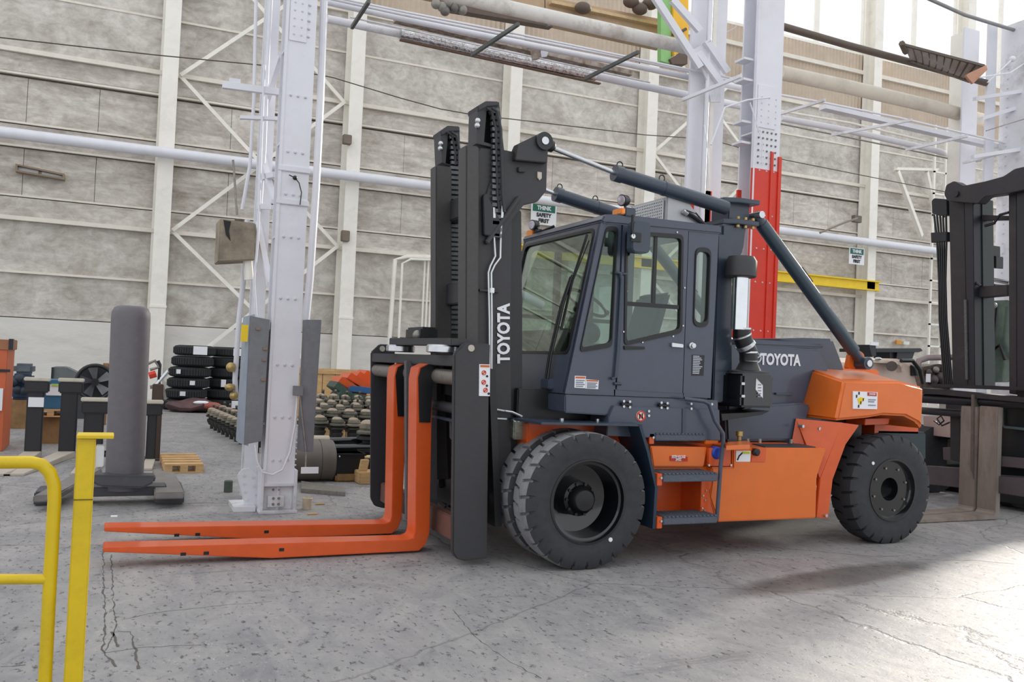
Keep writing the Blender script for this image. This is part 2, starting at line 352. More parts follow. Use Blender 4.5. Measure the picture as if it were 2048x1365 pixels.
# clerestory windows
WGL = glassmat('window_glass', '#ffffff', .03, .3)
for i in range(3, len(bays)-1):
    x0, x1 = bays[i]+.2, bays[i+1]-.2
    wd = MB(); framed(wd, [(x0, 16.85), (x1, 16.85), (x1, 23), (x0, 23)], [(x0+.1, 16.97), (x1-.1, 16.97), (x1-.1, 22.9), (x0+.1, 22.9)], 'y', YW-.05, YW+.1)
    W_ = struct(wd.build('window_%d' % (i-2), CREAM, smooth=0))
    xm = (x0+x1)/2
    MB().box(xm-.12, xm+.12, YW-.03, YW+.08, 16.9, 22.9).build('mullion', CREAM, W_, smooth=0)
    for xa, xb in ((x0+.1, xm-.12), (xm+.12, x1-.1)):
        MB().box(xa, xb, YW+.02, YW+.03, 16.97, 22.9).build('pane', WGL, W_, smooth=0)
struct(MB().box(-22, 62, YW-.1, YW+.4, 23, 25).build('trim_1', CREAM, smooth=0))
# wall columns
for i, x in enumerate(bays[3:12]):
    names = ['far left cream steel column at the frame edge', 'leftmost cream wall column behind the grey ram pole', 'cream wall column just right of the big white left column', 'cream wall column behind the top of the forklift mast', 'cream wall column above the cab air conditioner', 'cream wall column hidden behind the red column', 'cream wall column with red foot carrying a safety sign', 'cream wall column behind the second forklift', 'cream wall column beyond the right edge']
    t = thing('wall_column', names[i], 'column', (x, 30.95, 0))
    MB().box(x-.24, x+.24, 30.62, 30.66, 0, 23).build('front_flange', CREAM, t, smooth=0)
    MB().box(x-.02, x+.02, 30.66, 31.2, 0, 23).build('web', CREAM, t, smooth=0)
    MB().box(x-.30, x+.24, 31.2, 31.26, 0, 23).build('rear_flange', CREAM, t, smooth=0)
    MB().box(x-.26, x+.26, 30.60, 30.64, 2.95, 3.03).build('splice_plate', CREAM, t, smooth=0)
    if i == 6: MB().box(x-.245, x+.245, 30.6, 30.662, 0, 2.6).build('painted_foot', REDP, t, smooth=0)
for q, lab in (([(6.879,9.34),(7.177,9.015)], 'small brown box on the wall column, upper one'), ([(6.989,6.005),(7.271,5.631)], 'small brown box on the wall column, lower one')):
    tag(MB().box(q[0][0], q[1][0], 30.4, 30.62, q[1][1], q[0][1]).build('wall_box', mat('box_brown', '#7a6f62', .7), bevel=.02), lab, 'box')
# cross bracing on the wall
for a, b in ((1.22, 7.32), (19.52, 25.62)):
    for (z0, z1) in ((.6, 5.5), (5.5, 10.6), (10.6, 15.6)):
        up = 'rising' ; hh = {.6: 'lowest', 5.5: 'middle', 10.6: 'topmost'}[z0]; bay = {1.22: 'bay behind the left white column', 19.52: 'bay left of the red column', 31.7: 'bay at the far right'}[a]
        for p, q, s in (((a+.32, 30.9, z0), (b-.34, 30.9, z1), 'up to the right'), ((a+.32, 31.0, z1), (b-.34, 31.0, z0), 'down to the right')):
            d_ = Vector(q)-Vector(p); n_ = Vector((-d_.z, 0, d_.x)).normalized()*.06
            o = MB().bar(p, q, (0, .04, 0), n_).build('brace', CREAM, smooth=0)
            tag(o, '%s wall brace running %s in the %s' % (hh, s, bay), 'brace')
# long pipes in front of the wall
tag(MB().tube([(-6, 30.3, 7.87), (15, 30.3, 7.9), (24.5, 30.3, 7.9), (45, 30.3, 7.84)], .17, 12).build('wall_pipe', WHITE), 'long thick white pipe crossing the wall columns at mid height', 'pipe')
tag(MB().prism([(YW-.9, 5.72), (YW-.6, 5.72), (YW-.6, 5.78), (YW-.72, 5.78), (YW-.72, 6.12), (YW-.6, 6.12), (YW-.6, 6.18), (YW-.9, 6.18), (YW-.9, 6.12), (YW-.78, 6.12), (YW-.78, 5.78), (YW-.9, 5.78)], 'x', 13.6, 32.2).build('crane_rail', YELB, smooth=0), 'yellow steel rail beam behind the cab and the red column', 'rail')
for k, r in enumerate((.16, .09)):
    a = [(9,2.037),(9.07,5.195),(9.531,5.363),(10.581,5.419)] if k == 0 else [(9.316,2.051),(9.319,5.072),(9.63,5.262),(10.586,5.309)]
    tag(MB().tube([(p[0], 30.9-.1*k, p[1]) for p in a], r*.5, 8).build('wall_conduit', CREAM), ['bent cream conduit on wall left of the mast, outer one', 'bent cream conduit on wall left of the mast, thinner inner one'][k], 'conduit')
for k, xx in enumerate((842, 848, 854)):
    a = [(10.231,2.186),(10.234,5.306)]
    tag(MB().tube([(a[0][0]+.14*k, 31, a[0][1]), (a[1][0]+.14*k, 31, a[1][1])], .035, 6).build('wall_conduit', CREAM), ['straight cream riser pipe on wall beside the mast, leftmost of three', 'straight cream riser pipe on wall beside the mast, middle of three', 'straight cream riser pipe on wall beside the mast, touching the mast edge'][k], 'conduit')
# ladder cage on the wall at right
t = thing('wall_ladder', 'cream caged ladder on the wall left of the second forklift', 'ladder', (36.0, 30.6, 0))
for xx in (35.55, 36.3): MB().box(xx-.05, xx+.05, 30.6, 30.7, .5, 14).build('stile', CREAM, t, smooth=0)
for k in range(12): MB().box(35.5, 36.35, 30.6, 30.66, 1.2+k*1.05, 1.28+k*1.05).build('rung', CREAM, t, smooth=0)
t = thing('wall_bracket', 'cream triangular wall bracket up beside the second forklift mast', 'bracket', (34.4, 30.9, 9.2))
for a, b in (((33.2, 30.8, 11.6), (35.9, 30.8, 11.9)), ((33.3, 30.8, 11.5), (35.0, 30.8, 8.6)), ((35.2, 30.8, 11.7), (36.2, 30.8, 8.9))): MB().bar(a, b, (0, .1, 0), (.05, 0, .07)).build('arm', CREAM, t, smooth=0)
# safety signs
GREEN = mat('sign_green', '#1f6b58', .6, 0, .05, 9); INK = mat('sign_black', '#1c1d20', .6, 0, .05, 9)
def sign(p0, p1, y, label):
    (x0, z1), (x1, z0) = p0, p1; t = thing('safety_sign', label, 'sign', ((x0+x1)/2, y, z0)); h = z1-z0; w_ = x1-x0; xc = (x0+x1)/2
    MB().box(x0, x1, y, y+.02, z0, z1).build('plate', PAPER, t, smooth=0)
    MB().box(x0+.06*w_, x1-.06*w_, y-.006, y, z1-.40*h, z1-.06*h).build('header', GREEN, t, smooth=0)
    for s, zz, m_, sz in (('THINK', z1-.23*h, PAPER, .27), ('SAFETY', z1-.56*h, INK, .26), ('FIRST', z1-.82*h, INK, .26)):
        text('lettering', s, h*sz*.95, frame((xc, y-.012, zz), (1, 0, 0), (0, 0, 1)), m_, t, .003, .012*h, squash=.92)
a = [(14.481,7.943),(15.588,7.102)]; sign(a[0], a[1], 31.1, 'white think safety first sign with green header above the cab windscreen')
a = [(30.205,7.599),(31.118,6.833)]; sign(a[0], a[1], 30.5, 'white think safety first sign on the wall column right of the red column')
# wall light
t = thing('wall_light', 'brown rusty twin tube wall light at left', 'lamp', [(-2.365,31.2,6.877)][0])
a = [(-3.032,7.102),(-1.673,6.964),(-1.664,6.776),(-3.021,6.871)]
mb = MB(); framed(mb, a, [(a[0][0]+.06, a[0][1]-.05), (a[1][0]-.06, a[1][1]-.05), (a[2][0]-.06, a[2][1]+.05), (a[3][0]+.06, a[3][1]+.05)], 'y', 31.0, 31.3)
mb.build('housing', mat('rusty_brown', '#8d7d69', .7), t, smooth=0)
q = [(-2.977,6.994),(-2.414,6.958),(-2.317,6.939),(-1.727,6.872)]
for i in (0, 2): MB().tube([(q[i][0], 31.22, q[i][1]), (q[i+1][0], 31.22, q[i+1][1])], .07).build('tube', PAPER, t)
# ================================================================= big white columns
RIV = mat('rivet_paint', '#cfd0d6', .5, 0, .05, 9)
def rivets(mb, x0, x1, y, zs, n, r=.016):
    r *= 1.25
    for z in zs:
        for k in range(n):
            x = x0+(x1-x0)*(k+.5)/n; mb.cyl((x, y+.002, z), (x, y-.02, z), r, r*.5, 8)
def column(label, x0, x1, y0, d, H, base=True, red=0, rear=None, zr=3.9):
    t = thing('steel_column', label, 'column', ((x0+x1)/2, y0+d/2, 0)); xc = (x0+x1)/2
    MB().box(x0, x1, y0, y0+.025, .28 if base else 0, H).build('front_flange', WHITE, t, smooth=0)
    MB().box(xc-.015, xc+.015, y0+.025, y0+d-.025, 0, H).build('web', WHITEB, t, smooth=0)
    MB().box(x0, x1, y0+d-.025, y0+d, 0, H).build('rear_flange', WHITE, t, smooth=0)
    MB().box(x0-.006, x0+.02, y0-.012, y0+.04, .28 if base else 0, H).build('edge_angle', WHITE, t, smooth=0)
    mb = MB()
    for z in [zr+.25*k for k in range(0, 20)]: pass
    rivets(mb, x0+.04, x1-.04, y0, [.55+.0*k for k in range(1)]+[1.0, 1.55, 2.25, 2.9, 3.35, 3.8, 4.4], 3, .014)
    rivets(mb, x0+.04, x1-.04, y0, [5.05+.085*k for k in range(5)], 3, .014)
    stuff(mb.build('rivets', RIV, t, smooth=0))
    for z in (() if red else (3.62, 3.27)): MB().box(x0-.012, x1+.012, y0-.02, y0+.03, z-.03, z+.03).build('batten_strap', WHITE, t, bevel=.006)
    MB().box(x0+.03, x1-.1, y0-.012, y0, 4.98, 5.55).build('splice_plate', WHITE, t, smooth=0)
    for z in (.9, 1.9, 2.9, 3.9, 4.9): MB().box(x0+.01, xc, y0+.025, y0+d-.025, z, z+.02).build('stiffener', WHITE, t, smooth=0)
    if red:
        MB().box(x0-.01, x1+.01, y0-.01, y0+.028, 0, red).build('painted_flange', REDP, t, smooth=0)
        MB().box(xc+.06, xc+.10, y0-.03, y0-.008, 0, red+.25).build('painted_rib', REDP, t, smooth=0)
        MB().box(x1-.03, x1+.02, y0-.03, y0+.05, 0, red+.2).build('painted_edge', REDP, t, smooth=0)
        MB().box(x0-.012, x0+.05, y0+d-.03, y0+d+.004, 0, red-.25).build('painted_rear_edge', REDP, t, smooth=0)
    return t
LC = column('big white riveted steel column at left with grey boxes', 1.49, 1.80, 9.5, .30, 7.5)
x0, x1 = 1.49, 1.80
for nm, q in (('base_plate', (x0-.04, x1+.04, 9.44, 9.9, 0, .03)), ('base_shelf', (x0-.02, x1+.02, 9.47, 9.82, .28, .31)), ('base_cheek', (x0-.03, x0+.0, 9.46, 9.85, .0, .45)), ('base_cheek', (x1, x1+.03, 9.46, 9.85, .0, .45)), ('base_backing', (x0, x1, 9.54, 9.58, .03, .28)), ('base_block', (x0+.05, x1-.09, 9.5, 9.54, .06, .18))):
    MB().box(*q).build(nm, WHITEB, LC, bevel=.004)
mb = MB(); rivets(mb, x0+.08, x1-.12, 9.5, [.09, .15], 2, .013); rivets(mb, x0+.08, x1-.12, 9.54, [.235], 2, .011); stuff(mb.build('base_rivets', STEELD, LC))
mb = MB()
for k in range(9): mb.cyl((x1+.005, 9.49, .5+.06*k), (x1+.005, 9.47, .5+.06*k), .01, .008, 6)
stuff(mb.build('edge_rivets', RIV, LC))
# rear leg and gusset of the left column
a = [(1.222,5.047),(1.427,5.085)]
MB().box(1.38, 1.52, 10.2, 10.23, 0, 7.5).build('rear_leg_flange', WHITE, LC, smooth=0)
MB().box(1.43, 1.47, 10.23, 10.7, 0, 7.5).build('rear_leg_web', WHITEB, LC, smooth=0)
MB().box(1.42, 1.52, 10.7, 10.75, 0, 7.5).build('rear_leg_back', WHITE, LC, smooth=0)
for p, q in (((1.5, 9.8, 3.6), (1.4, 10.2, 3.62)), ((1.5, 9.8, 3.25), (1.4, 10.2, 3.3)), ((1.5, 9.8, 4.9), (1.4, 10.2, 4.4)), ((1.5, 9.8, 3.3), (1.4, 10.2, 3.9)), ((1.5, 9.8, 2.4), (1.4, 10.2, 3.1))):
    MB().bar(p, q, (.03, 0, 0), (0, .0, .03)).build('lacing_bar', WHITE, LC, smooth=0)
g = rpoly([(1.248,0.364),(1.305,0.437),(1.402,0.436),(1.527,0.307),(1.598,0.146),(1.669,-0.015),(1.399,-0.029),(1.344,0.057)], .03)
MB().prism(g, 'y', 9.72, 9.76).build('base_gusset', WHITEB, LC, bevel=.004)
mb = MB()
for q in [(1.317,0.364),(1.41,0.347),(1.322,0.28),(1.425,0.257),(1.336,0.196),(1.45,0.167),(1.361,0.111),(1.48,0.076),(1.395,0.036),(1.52,0.012)]: mb.cyl((q[0], 9.722, q[1]), (q[0], 9.70, q[1]), .012, n=6)
stuff(mb.build('gusset_rivets', RIV, LC))
MB().box(1.22, 1.44, 9.62, 10.1, 0, .05).build('gusset_foot', WHITEB, LC, smooth=0)
a = [(0.926,4.535),(1.535,4.526)]
MB().bar((a[0][0], 10.0, a[0][1]), (1.5, 9.9, a[1][1]), (0, .03, 0), (0, 0, .035)).build('bracket_arm', WHITE, LC, smooth=0)
a = [(0.989,4.617),(1.106,4.566)]; MB().box(a[0][0], a[1][0], 9.96, 9.99, a[1][1], a[0][1]).build('bracket_plate', WHITE, LC, smooth=0)
a = [(1.123,4.213),(1.528,4.23)]
MB().bar((a[0][0], 10.0, a[0][1]), (1.5, 9.9, a[1][1]), (0, .03, 0), (0, 0, .018)).build('bracket_arm', WHITE, LC, smooth=0)
# pipes up the left column
for pts, r, lab in (([(1.897,5.539),(1.913,4.443),(1.912,3.459),(1.895,2.479),(1.873,2.044)], .042, 'fat white pipe down the right flank of the left column'),
                    ([(1.339,4.797),(1.348,3.868),(1.364,2.889),(1.344,2.453),(1.384,2.065)], .014, 'thin white conduit beside the left column ending at the grey box'),
                    ([(1.307,3.165),(1.297,2.483),(1.27,2.028),(1.26,1.351),(1.282,1.126)], .030, 'white pipe with brass valve left of the grey box'),
                    ([(1.265,5.64),(1.298,4.509),(1.291,3.771),(1.23,3.257)], .02, 'slim white pipe high on the left column, leftmost of its pair'),
                    ([(1.401,5.596),(1.399,4.866),(1.413,3.917),(1.397,3.247)], .022, 'slim white pipe high on the left column, right one of its pair')):
    tag(MB().tube([(p[0], {.042: 9.65, .014: 9.9, .030: 10.4, .02: 10.3, .022: 10.1}[r], p[1]) for p in pts], r, 10).build('pipe', WHITE), lab, 'pipe')
BRASS = mat('brass', '#b9a06a', .4, .7, .2, 20)
t = thing('valve', 'brass and copper valve at the foot of the white pipe', 'valve', [(1.235,10.35,1.184)][0])
a = [(1.204,10.35,1.491),(1.204,10.35,1.267),(1.252,10.35,1.173)]
MB().sphere(a[0], .055).build('knuckle', BRASS, t); MB().sphere(a[1], .06, sc=(1, 1, .7)).build('hand_wheel', BRASS, t); MB().sphere(a[2], .05).build('elbow', BRASS, t)
# grey boxes
def cover(p, y0, y1, label, side=None):
    t = thing('box_cover', label, 'cabinet', (sum(q[0] for q in p)/len(p), y0, min(q[1] for q in p)))
    MB().prism(p, 'y', y0, y1).build('front', GREYP, t, bevel=.004); return t
t = cover([(1.261,2.044),(1.464,2.015),(1.445,0.754),(1.267,0.717)], 9.45, 9.75, 'tall grey electrical cabinet on the left side of the left column with yellow tag')
a = [(1.183,2.047),(1.238,0.718)]
MB().prism([(1.231,2.04),(1.312,2.066),(1.312,0.7),(1.219,0.732)], 'y', 9.46, 9.74).build('door', mat('pale_grey_panel', '#9aa6b4', .45, .1, .08, 4), t, bevel=.003)
a = [(1.175,1.946),(1.243,1.775)]; MB().box(a[0][0], a[1][0], 9.40, 9.405, a[1][1], a[0][1]).build('yellow_label', YELB, t, smooth=0)
for yy in (658, 698, 720, 760):
    a = [(1.346,1.914),(1.427,1.711),(1.422,1.597),(1.422,1.39)]
for (x_, z_) in a: MB().box(x_-.02, x_+.025, 9.43, 9.452, z_-.012, z_+.012).build('latch', mat('rusty_latch', '#8d7466', .6), t, smooth=0)
t = cover([(1.829,2.036),(1.992,2.045),(1.97,0.643),(1.834,0.653)], 9.42, 9.6, 'narrow dark grey cable cover on the right side of the left column')
a = [(1.724,1.338),(1.827,1.237)]; MB().box(a[0][0], a[1][0], 9.36, 9.42, a[1][1], a[0][1]).build('junction_box', GREYP, t, bevel=.004)
tag(MB().tube([(q[0], 9.41, q[1]) for q in [(1.777,1.245),(1.767,0.931),(1.729,0.644),(1.661,0.463),(1.562,0.412),(1.459,0.439),(1.404,0.542),(1.37,0.722)]], .010, 6).build('hanging_cable', WHITE), 'white cable looping low across the foot of the left column', 'cable')
tag(MB().tube([(q[0], 9.4, q[1]) for q in [(1.802,1.236),(1.848,0.933),(1.893,0.645),(1.895,0.488)]], .008, 6).build('hanging_cable', STEELD), 'grey cable hanging from the narrow cable cover', 'cable')
a = [(1.845,0.491),(2.025,0.426)]; tag(MB().box(a[0][0], a[1][0], 9.36, 9.38, a[1][1], a[0][1]).build('paper_tag', PAPER, smooth=0), 'white blank tag hanging below the narrow cable cover', 'tag')
# burnt box
t = thing('transformer_box', 'scorched beige metal box hung high on the left column', 'box', [(1.159,10,2.635)][0])
p = [(0.961,3.08),(1.335,3.065),(1.349,2.67),(0.964,2.615)]
MB().prism(p, 'y', 9.9, 10.3).build('housing', mat('scorched_beige', '#a89c86', .7, 0, .2, 4, col2='#6f675c', dirt=.5, dcol='#4c443c'), t, bevel=.01)
MB().prism([(0.997,3.066),(1.074,3.058),(1.058,2.955),(1.079,2.85),(1.03,2.909)], 'y', 9.89, 9.905).build('burn_hole', mat('soot', '#2b2c2c', .9), t, smooth=0)
MB().prism([(1.124,3.103),(1.218,3.091),(1.216,3.037),(1.122,3.043)], 'y', 9.95, 10.1).build('top_cap', mat('scorched_lid', '#5d564c', .7), t, bevel=.005)
a = [(1.156,10.1,3.165),(1.139,10.1,3.301),(1.1,10.1,3.654),(1.084,10.1,3.762)]; MB().tube(a, .012, 6).build('lead', STEELD, t)
a = [(1.278,10,2.684),(1.305,10,2.456)]; MB().tube(a, .05, 8).build('outlet_pipe', CREAM, t)
# tie bracket hooks on column
t = thing('cable_hook', 'dark wire hook tied around the left column', 'hook', [(1.646,9.44,3.499)][0])
a = [(1.582,9.44,3.544),(1.645,9.44,3.52),(1.689,9.44,3.473),(1.72,9.44,3.376),(1.711,9.44,3.242)]; MB().tube(a, .006, 5).build('wire', BLACK, t); MB().sphere(a[1], .025).build('knot', BLACK, t)
# red column
RC = column('big white riveted column with bright red lower half', 7.66, 8.10, 9.5, .31, 7.5, base=False, red=4.42, zr=4.6)
mb = MB()
rivets(mb, 7.70, 8.06, 9.5, [4.5+.085*k for k in range(6)], 5, .013); stuff(mb.build('splice_rivets', STEELD, RC))
MB().box(7.42, 7.64, 10.15, 10.18, 0, 7.5).build('second_leg_flange', WHITE, RC, smooth=0)
MB().box(7.52, 7.56, 10.18, 10.55, 0, 7.5).build('second_leg_web', WHITEB, RC, smooth=0)
MB().box(7.42, 7.64, 10.52, 10.55, 0, 7.5).build('second_leg_back', WHITE, RC, smooth=0)
MB().box(7.02, 7.26, 10.1, 10.14, 0, 7.5).build('third_leg_flange', WHITE, RC, smooth=0)
MB().tube([(7.20, 9.95, 0), (7.20, 9.95, 4.6), (7.21, 9.95, 7.5)], .03, 10).build('downpipe', WHITE, RC)
for nm, q in (('painted_leg', (7.41, 7.46, 10.12, 10.16, 0, 4.1)), ('painted_leg', (7.01, 7.15, 10.08, 10.105, 0, 4.0)), ('painted_leg', (7.30, 7.38, 10.0, 10.04, 0, 4.15))): MB().box(*q).build(nm, REDP, RC, smooth=0)
MB().box(7.30, 7.36, 10.0, 10.06, 0, 7.5).build('slim_leg', CREAM, RC, smooth=0)
for P_ in ([(6.195,9.9,6.658),(7.033,9.9,5.778)], [(6.551,9.9,6.6),(7.01,9.9,6.272)], [(7.114,9.9,6.155),(7.49,9.9,5.79)], [(7.14,9.9,6.14),(7.588,9.9,6.433)], [(6.983,9.9,5.974),(7.371,9.9,5.631)]):
    MB().bar(P_[0], P_[1], (.04, 0, .03), (0, .03, 0)).build('brace_arm', WHITE, RC, smooth=0)
MB().prism([(6.936,6.014),(7.151,6.157),(7.378,5.958),(7.421,5.376),(7.255,5.35),(7.175,5.646)], 'y', 9.93, 9.95).build('gusset', WHITEB, RC, smooth=0)
for zz in (5.6, 4.75): MB().box(7.50, 7.66, 9.56, 9.76, zz, zz+.03).build('cleat', WHITE, RC, smooth=0); MB().box(7.5, 7.66, 9.56, 9.76, zz+.28, zz+.31).build('cleat', WHITE, RC, smooth=0)
for P_, r in (([(6.895,9.4,4.6),(7.093,9.4,5.12),(7.451,9.4,5.276),(7.821,9.4,5.369)], .012), ([(7.493,9.4,5.249),(7.723,9.4,4.751),(7.729,9.4,4.45)], .010), ([(6.81,9.45,4.859),(6.888,9.45,4.545),(6.926,9.45,4.061)], .010)):
    tag(MB().tube(P_, r, 6).build('conduit', WHITE), {.012: 'white conduit bending across the red column' if P_[0][0] < 8 and P_[0][2] > 4.7 else 'bent white conduit high on the red column', .010: 'thin white conduit dropping to the red paint of the column' if P_[0][2] > 5 else 'thin white conduit left of the red column'}[r], 'conduit')
# right hand column
a = [(11.644,6.78),(11.95,6.836),(12.171,6.877),(12.328,6.906),(12.901,7.012)]
RR = thing('steel_column', 'big white column cut by the right edge above the second forklift', 'column', (13.0, 10.2, 0))
q = [(12.665,5.537),(13.02,5.586)]; MB().box(q[0][0], q[1][0], 10.4, 10.43, 0, 7.6).build('rear_leg_flange', WHITE, RR, smooth=0)
MB().box((q[0][0]+q[1][0])/2-.02, (q[0][0]+q[1][0])/2+.02, 10.43, 10.8, 0, 7.6).build('rear_leg_web', CREAM, RR, smooth=0)
q = [(12.866,5.504),(13.019,5.525)]; MB().box(q[0][0], q[1][0]+.05, 10.1, 10.14, 0, 7.6).build('front_leg_rear_flange', WHITE, RR, smooth=0)
q = [(13.17,5.486),(13.313,5.505)]; MB().box(q[0][0], q[0][0]+.55, 9.55, 9.58, 0, 7.6).build('front_flange', WHITE, RR, smooth=0)
MB().box(q[0][0]+.02, q[0][0]+.06, 9.58, 10.12, 0, 7.6).build('web', WHITEB, RR, smooth=0)
for zz in (6.3, 5.35): MB().bar((q[0][0]-.6, 10.1, zz), (q[0][0]+.1, 9.7, zz+.15), (0, .03, 0), (0, 0, .03)).build('lacing_bar', WHITE, RR, smooth=0)
mb = MB()
for k in range(22): mb.cyl((q[0][0]+.02, 9.98, 3.5+.16*k), (q[0][0]+.0, 9.98, 3.5+.16*k), .014, .014, 6)
stuff(mb.build('rivets', RIV, RR))
# ================================================================= main forklift
T = thing('forklift', 'large orange and slate forklift with raised black mast parked at the centre', 'forklift', (4.5, 8.0, 0))
def tyre(name, xc, zc, y0, y1, R, rin, tread_m, blocks, front=True, sgn=-1):
    """wheel with axis along Y; sgn=-1: outer face towards -Y"""
    prof = []  # (fraction across width, radius, groove depth)
    d = .030
    W = y1-y0
    prof = [(0, rin, 0), (.0, rin+.05, 0), (-.02, R*.72, 0), (.0, R*.86, 0), (.03, R*.93, d*.8), (.09, R*.985, d), (.30, R, d), (.47, R, d*.9), (.47001, R, d*.25), (.53, R, d*.25), (.53001, R, d*.9), (.70, R, d), (.91, R*.985, d), (.97, R*.93, d*.8), (1, R*.86, 0), (1.0, rin, 0)]
    angs = []
    for k in range(blocks):
        a = 6.28319*k/blocks; p = 6.28319/blocks
        angs += [(a, 0), (a+p*.28, 0), (a+p*.56, 0), (a+p*.80, 0), (a+p*.83, 1), (a+p*.97, 1)]
    mb = MB(); rings = []
    na = len(angs)
    for fr, r, g in prof:
        ring = []
        for i, (a, gr) in enumerate(angs):
            sh = 0
            if g: sh = .10*(abs(fr-.5)-.5)*(1 if fr < .5 else 1)
            aa = a+sh+(.5*6.28319/blocks if fr > .5 and g else 0)
            if fr > .5 and not g: aa = a+.5*6.28319/blocks
            rr = r-(g*gr)
            z = zc+rr*math.cos(aa); z = max(z, .004) if R > .3 else z
            ring.append(mb.b.verts.new((xc+rr*math.sin(aa), y0+fr*W if sgn < 0 else y1-fr*W, z)))
        rings.append(ring)
    faces_tread = []
    for k in range(len(rings)-1):
        for i in range(na):
            j = (i+1) % na
            f = mb.b.faces.new((rings[k][i], rings[k][j], rings[k+1][j], rings[k+1][i]))
            f.material_index = 1 if prof[k][0] >= .09 and prof[k+1][0] <= .97 and prof[k+1][0] > .09 else 0
    o = mb.build(name, RUB, T, smooth=.5); o.data.materials.append(tread_m); return o
FX, FZ, FR = 3.62, .562, .57
tyre('front_tyre', FX, FZ, 6.41, 6.70, FR, .345, RUBD, 26)
inn = tyre('front_tyre', FX, FZ, 6.76, 7.05, FR, .345, RUBD, 26)
w1 = T.children[-2]
def front_rim(tw, y0, y1):
    c = (FX, y0, FZ)
    MB().lathe(c, (0, 1, 0), [(.012, .36), (-.004, .352), (-.004, .335), (.03, .325), (.035, .305), (.24, .285), (.26, .20), (.26, .001)], 48, cap=False).build('rim', BLACKG, tw)
    MB().lathe((FX, y0+.26, FZ), (0, -1, 0), [(0, .15), (.10, .145), (.115, .12), (.17, .11), (.20, .085), (.205, .001)], 24).build('hub', BLACK, tw)
    for k in range(10):
        a = 6.28319*k/10; MB().cyl((FX+.13*math.cos(a), y0+.155, FZ+.13*math.sin(a)), (FX+.13*math.cos(a), y0+.13, FZ+.13*math.sin(a)), .014, n=6).build('wheel_nut', BLACK, tw)
front_rim(w1, 6.41, 6.7)
MB().cyl((3.84, 6.412, .245), (3.84, 6.402, .245), .018).build('paint_dot', PAPER, w1)
for q in (8.95, 9.30): tyre('front_tyre', FX, FZ, q, q+.29, FR, .345, RUBD, 26, sgn=1)
MB().cyl((FX, 7.05, FZ), (FX, 8.95, FZ), .16).build('front_axle', BLACK, T)
RX, RZ = 7.31, .552
rw = tyre('rear_tyre', RX, RZ, 6.68, 7.00, .56, .32, RUB, 24)
MB().lathe((RX, 6.68, RZ), (0, 1, 0), [(.012, .325), (-.008, .32), (-.008, .30), (.03, .288), (.045, .28), (.045, .118), (.16, .11), (.16, .001)], 40, cap=False).build('rim', BLACKG, rw)
for k in range(8):
    a = 6.28319*k/8+.3; MB().cyl((RX+.225*math.cos(a), 6.73, RZ+.225*math.sin(a)), (RX+.225*math.cos(a), 6.71, RZ+.225*math.sin(a)), .012, n=6).build('wheel_nut', STEELD, rw)
a = [(7.019,0.826)]; MB().cyl((a[0][0], 6.684, a[0][1]), (a[0][0], 6.668, a[0][1]), .017).build('paint_dot', PAPER, rw)
tyre('rear_tyre', RX, RZ, 9.0, 9.32, .56, .30, RUB, 24, sgn=1)
MB().cyl((RX, 7.0, RZ), (RX, 9.0, RZ), .11).build('rear_axle', BLACK, T)
# ---- chassis, tank, steps
MB().box(4.35, 6.15, 6.92, 9.08, .36, 1.0).build('chassis', ORANGE2, T, bevel=.01)
MB().box(3.25, 4.4, 7.12, 8.85, .62, 1.16).build('front_chassis', ORANGE2, T, bevel=.01)
MB().box(3.2, 5.05, 6.98, 9.0, 1.17, 1.46).build('cab_gap_filler', BLACK, T, bevel=.01)  # added black box, keeps the gap below the cab dark
MB().box(6.1, 7.9, 7.2, 8.8, .62, .97).build('rear_chassis', CHAR2, T, bevel=.01)
p = [(5.215,0.989),(6.337,0.985),(6.231,0.713),(6.235,0.311),(5.078,0.314),(4.979,0.542),(4.995,0.677),(4.988,0.813),(5.223,0.811)]
MB().prism(p, 'y', 6.6, 7.0).build('side_tank', ORANGE, T, bevel=.012)
p = [(4.336,0.999),(4.945,0.991),(4.915,0.815),(4.376,0.82)]
MB().prism(p, 'y', 6.62, 6.95).build('battery_cover', ORANGE, T, bevel=.008)
p = [(4.405,0.812),(5.054,0.807),(5.057,0.756),(4.412,0.763)]; MB().prism(p, 'y', 6.68, 6.95).build('cover_sill', ORANGE, T, bevel=.005)
p = [(4.884,0.701),(5.016,0.699),(4.977,0.587),(5.004,0.474),(5.067,0.318),(4.89,0.324)]
MB().prism(p, 'y', 6.61, 6.93).build('step_cheek', ORANGE2, T, bevel=.004)
MB().prism([(4.33,1.013),(4.398,1.013),(4.52,0.298),(4.457,0.3)], 'y', 6.75, 6.95).build('step_cheek', ORANGE2, T, bevel=.004)
mb = MB()
for q in [(4.938,0.601),(4.907,0.557),(4.931,0.516),(4.901,0.445),(4.929,0.426)]: mb.cyl((q[0], 6.615, q[1]), (q[0], 6.598, q[1]), .008, n=8)
mb.build('cheek_bolts', STEEL, T)
def step(fr, y0, depth, br):
    (xa, za), (xb, zb), (_, zc), _d = fr
    o = MB().box(xa, xb, y0, y0+depth, min(zc, za)-.005, za).build('step', GREYT, T, bevel=.006)
    MB().box(xa-.055, xa-.003, y0+.01, y0+depth, min(zc, za)-.035, za+.005).build('bracket', ORANGE2, o, bevel=.004)
    mb = MB()
    for k in range(14):
        x = xa+(xb-xa)*(k+.5)/14; mb.box(x-.012, x+.012, y0-.004, y0+depth-.02, za-.002, za+.010)
    stuff(mb.build('grip_teeth', GREYT, o, smooth=0))
    MB().cyl((xa-.02, y0+.012, za-.03), (xa-.02, y0-.004, za-.03), .011, n=8).build('bolt', STEEL, o)
step([(4.383,1.105),(4.918,1.1),(4.385,1.052),(4.915,1.05)], 6.62, .26, 0)
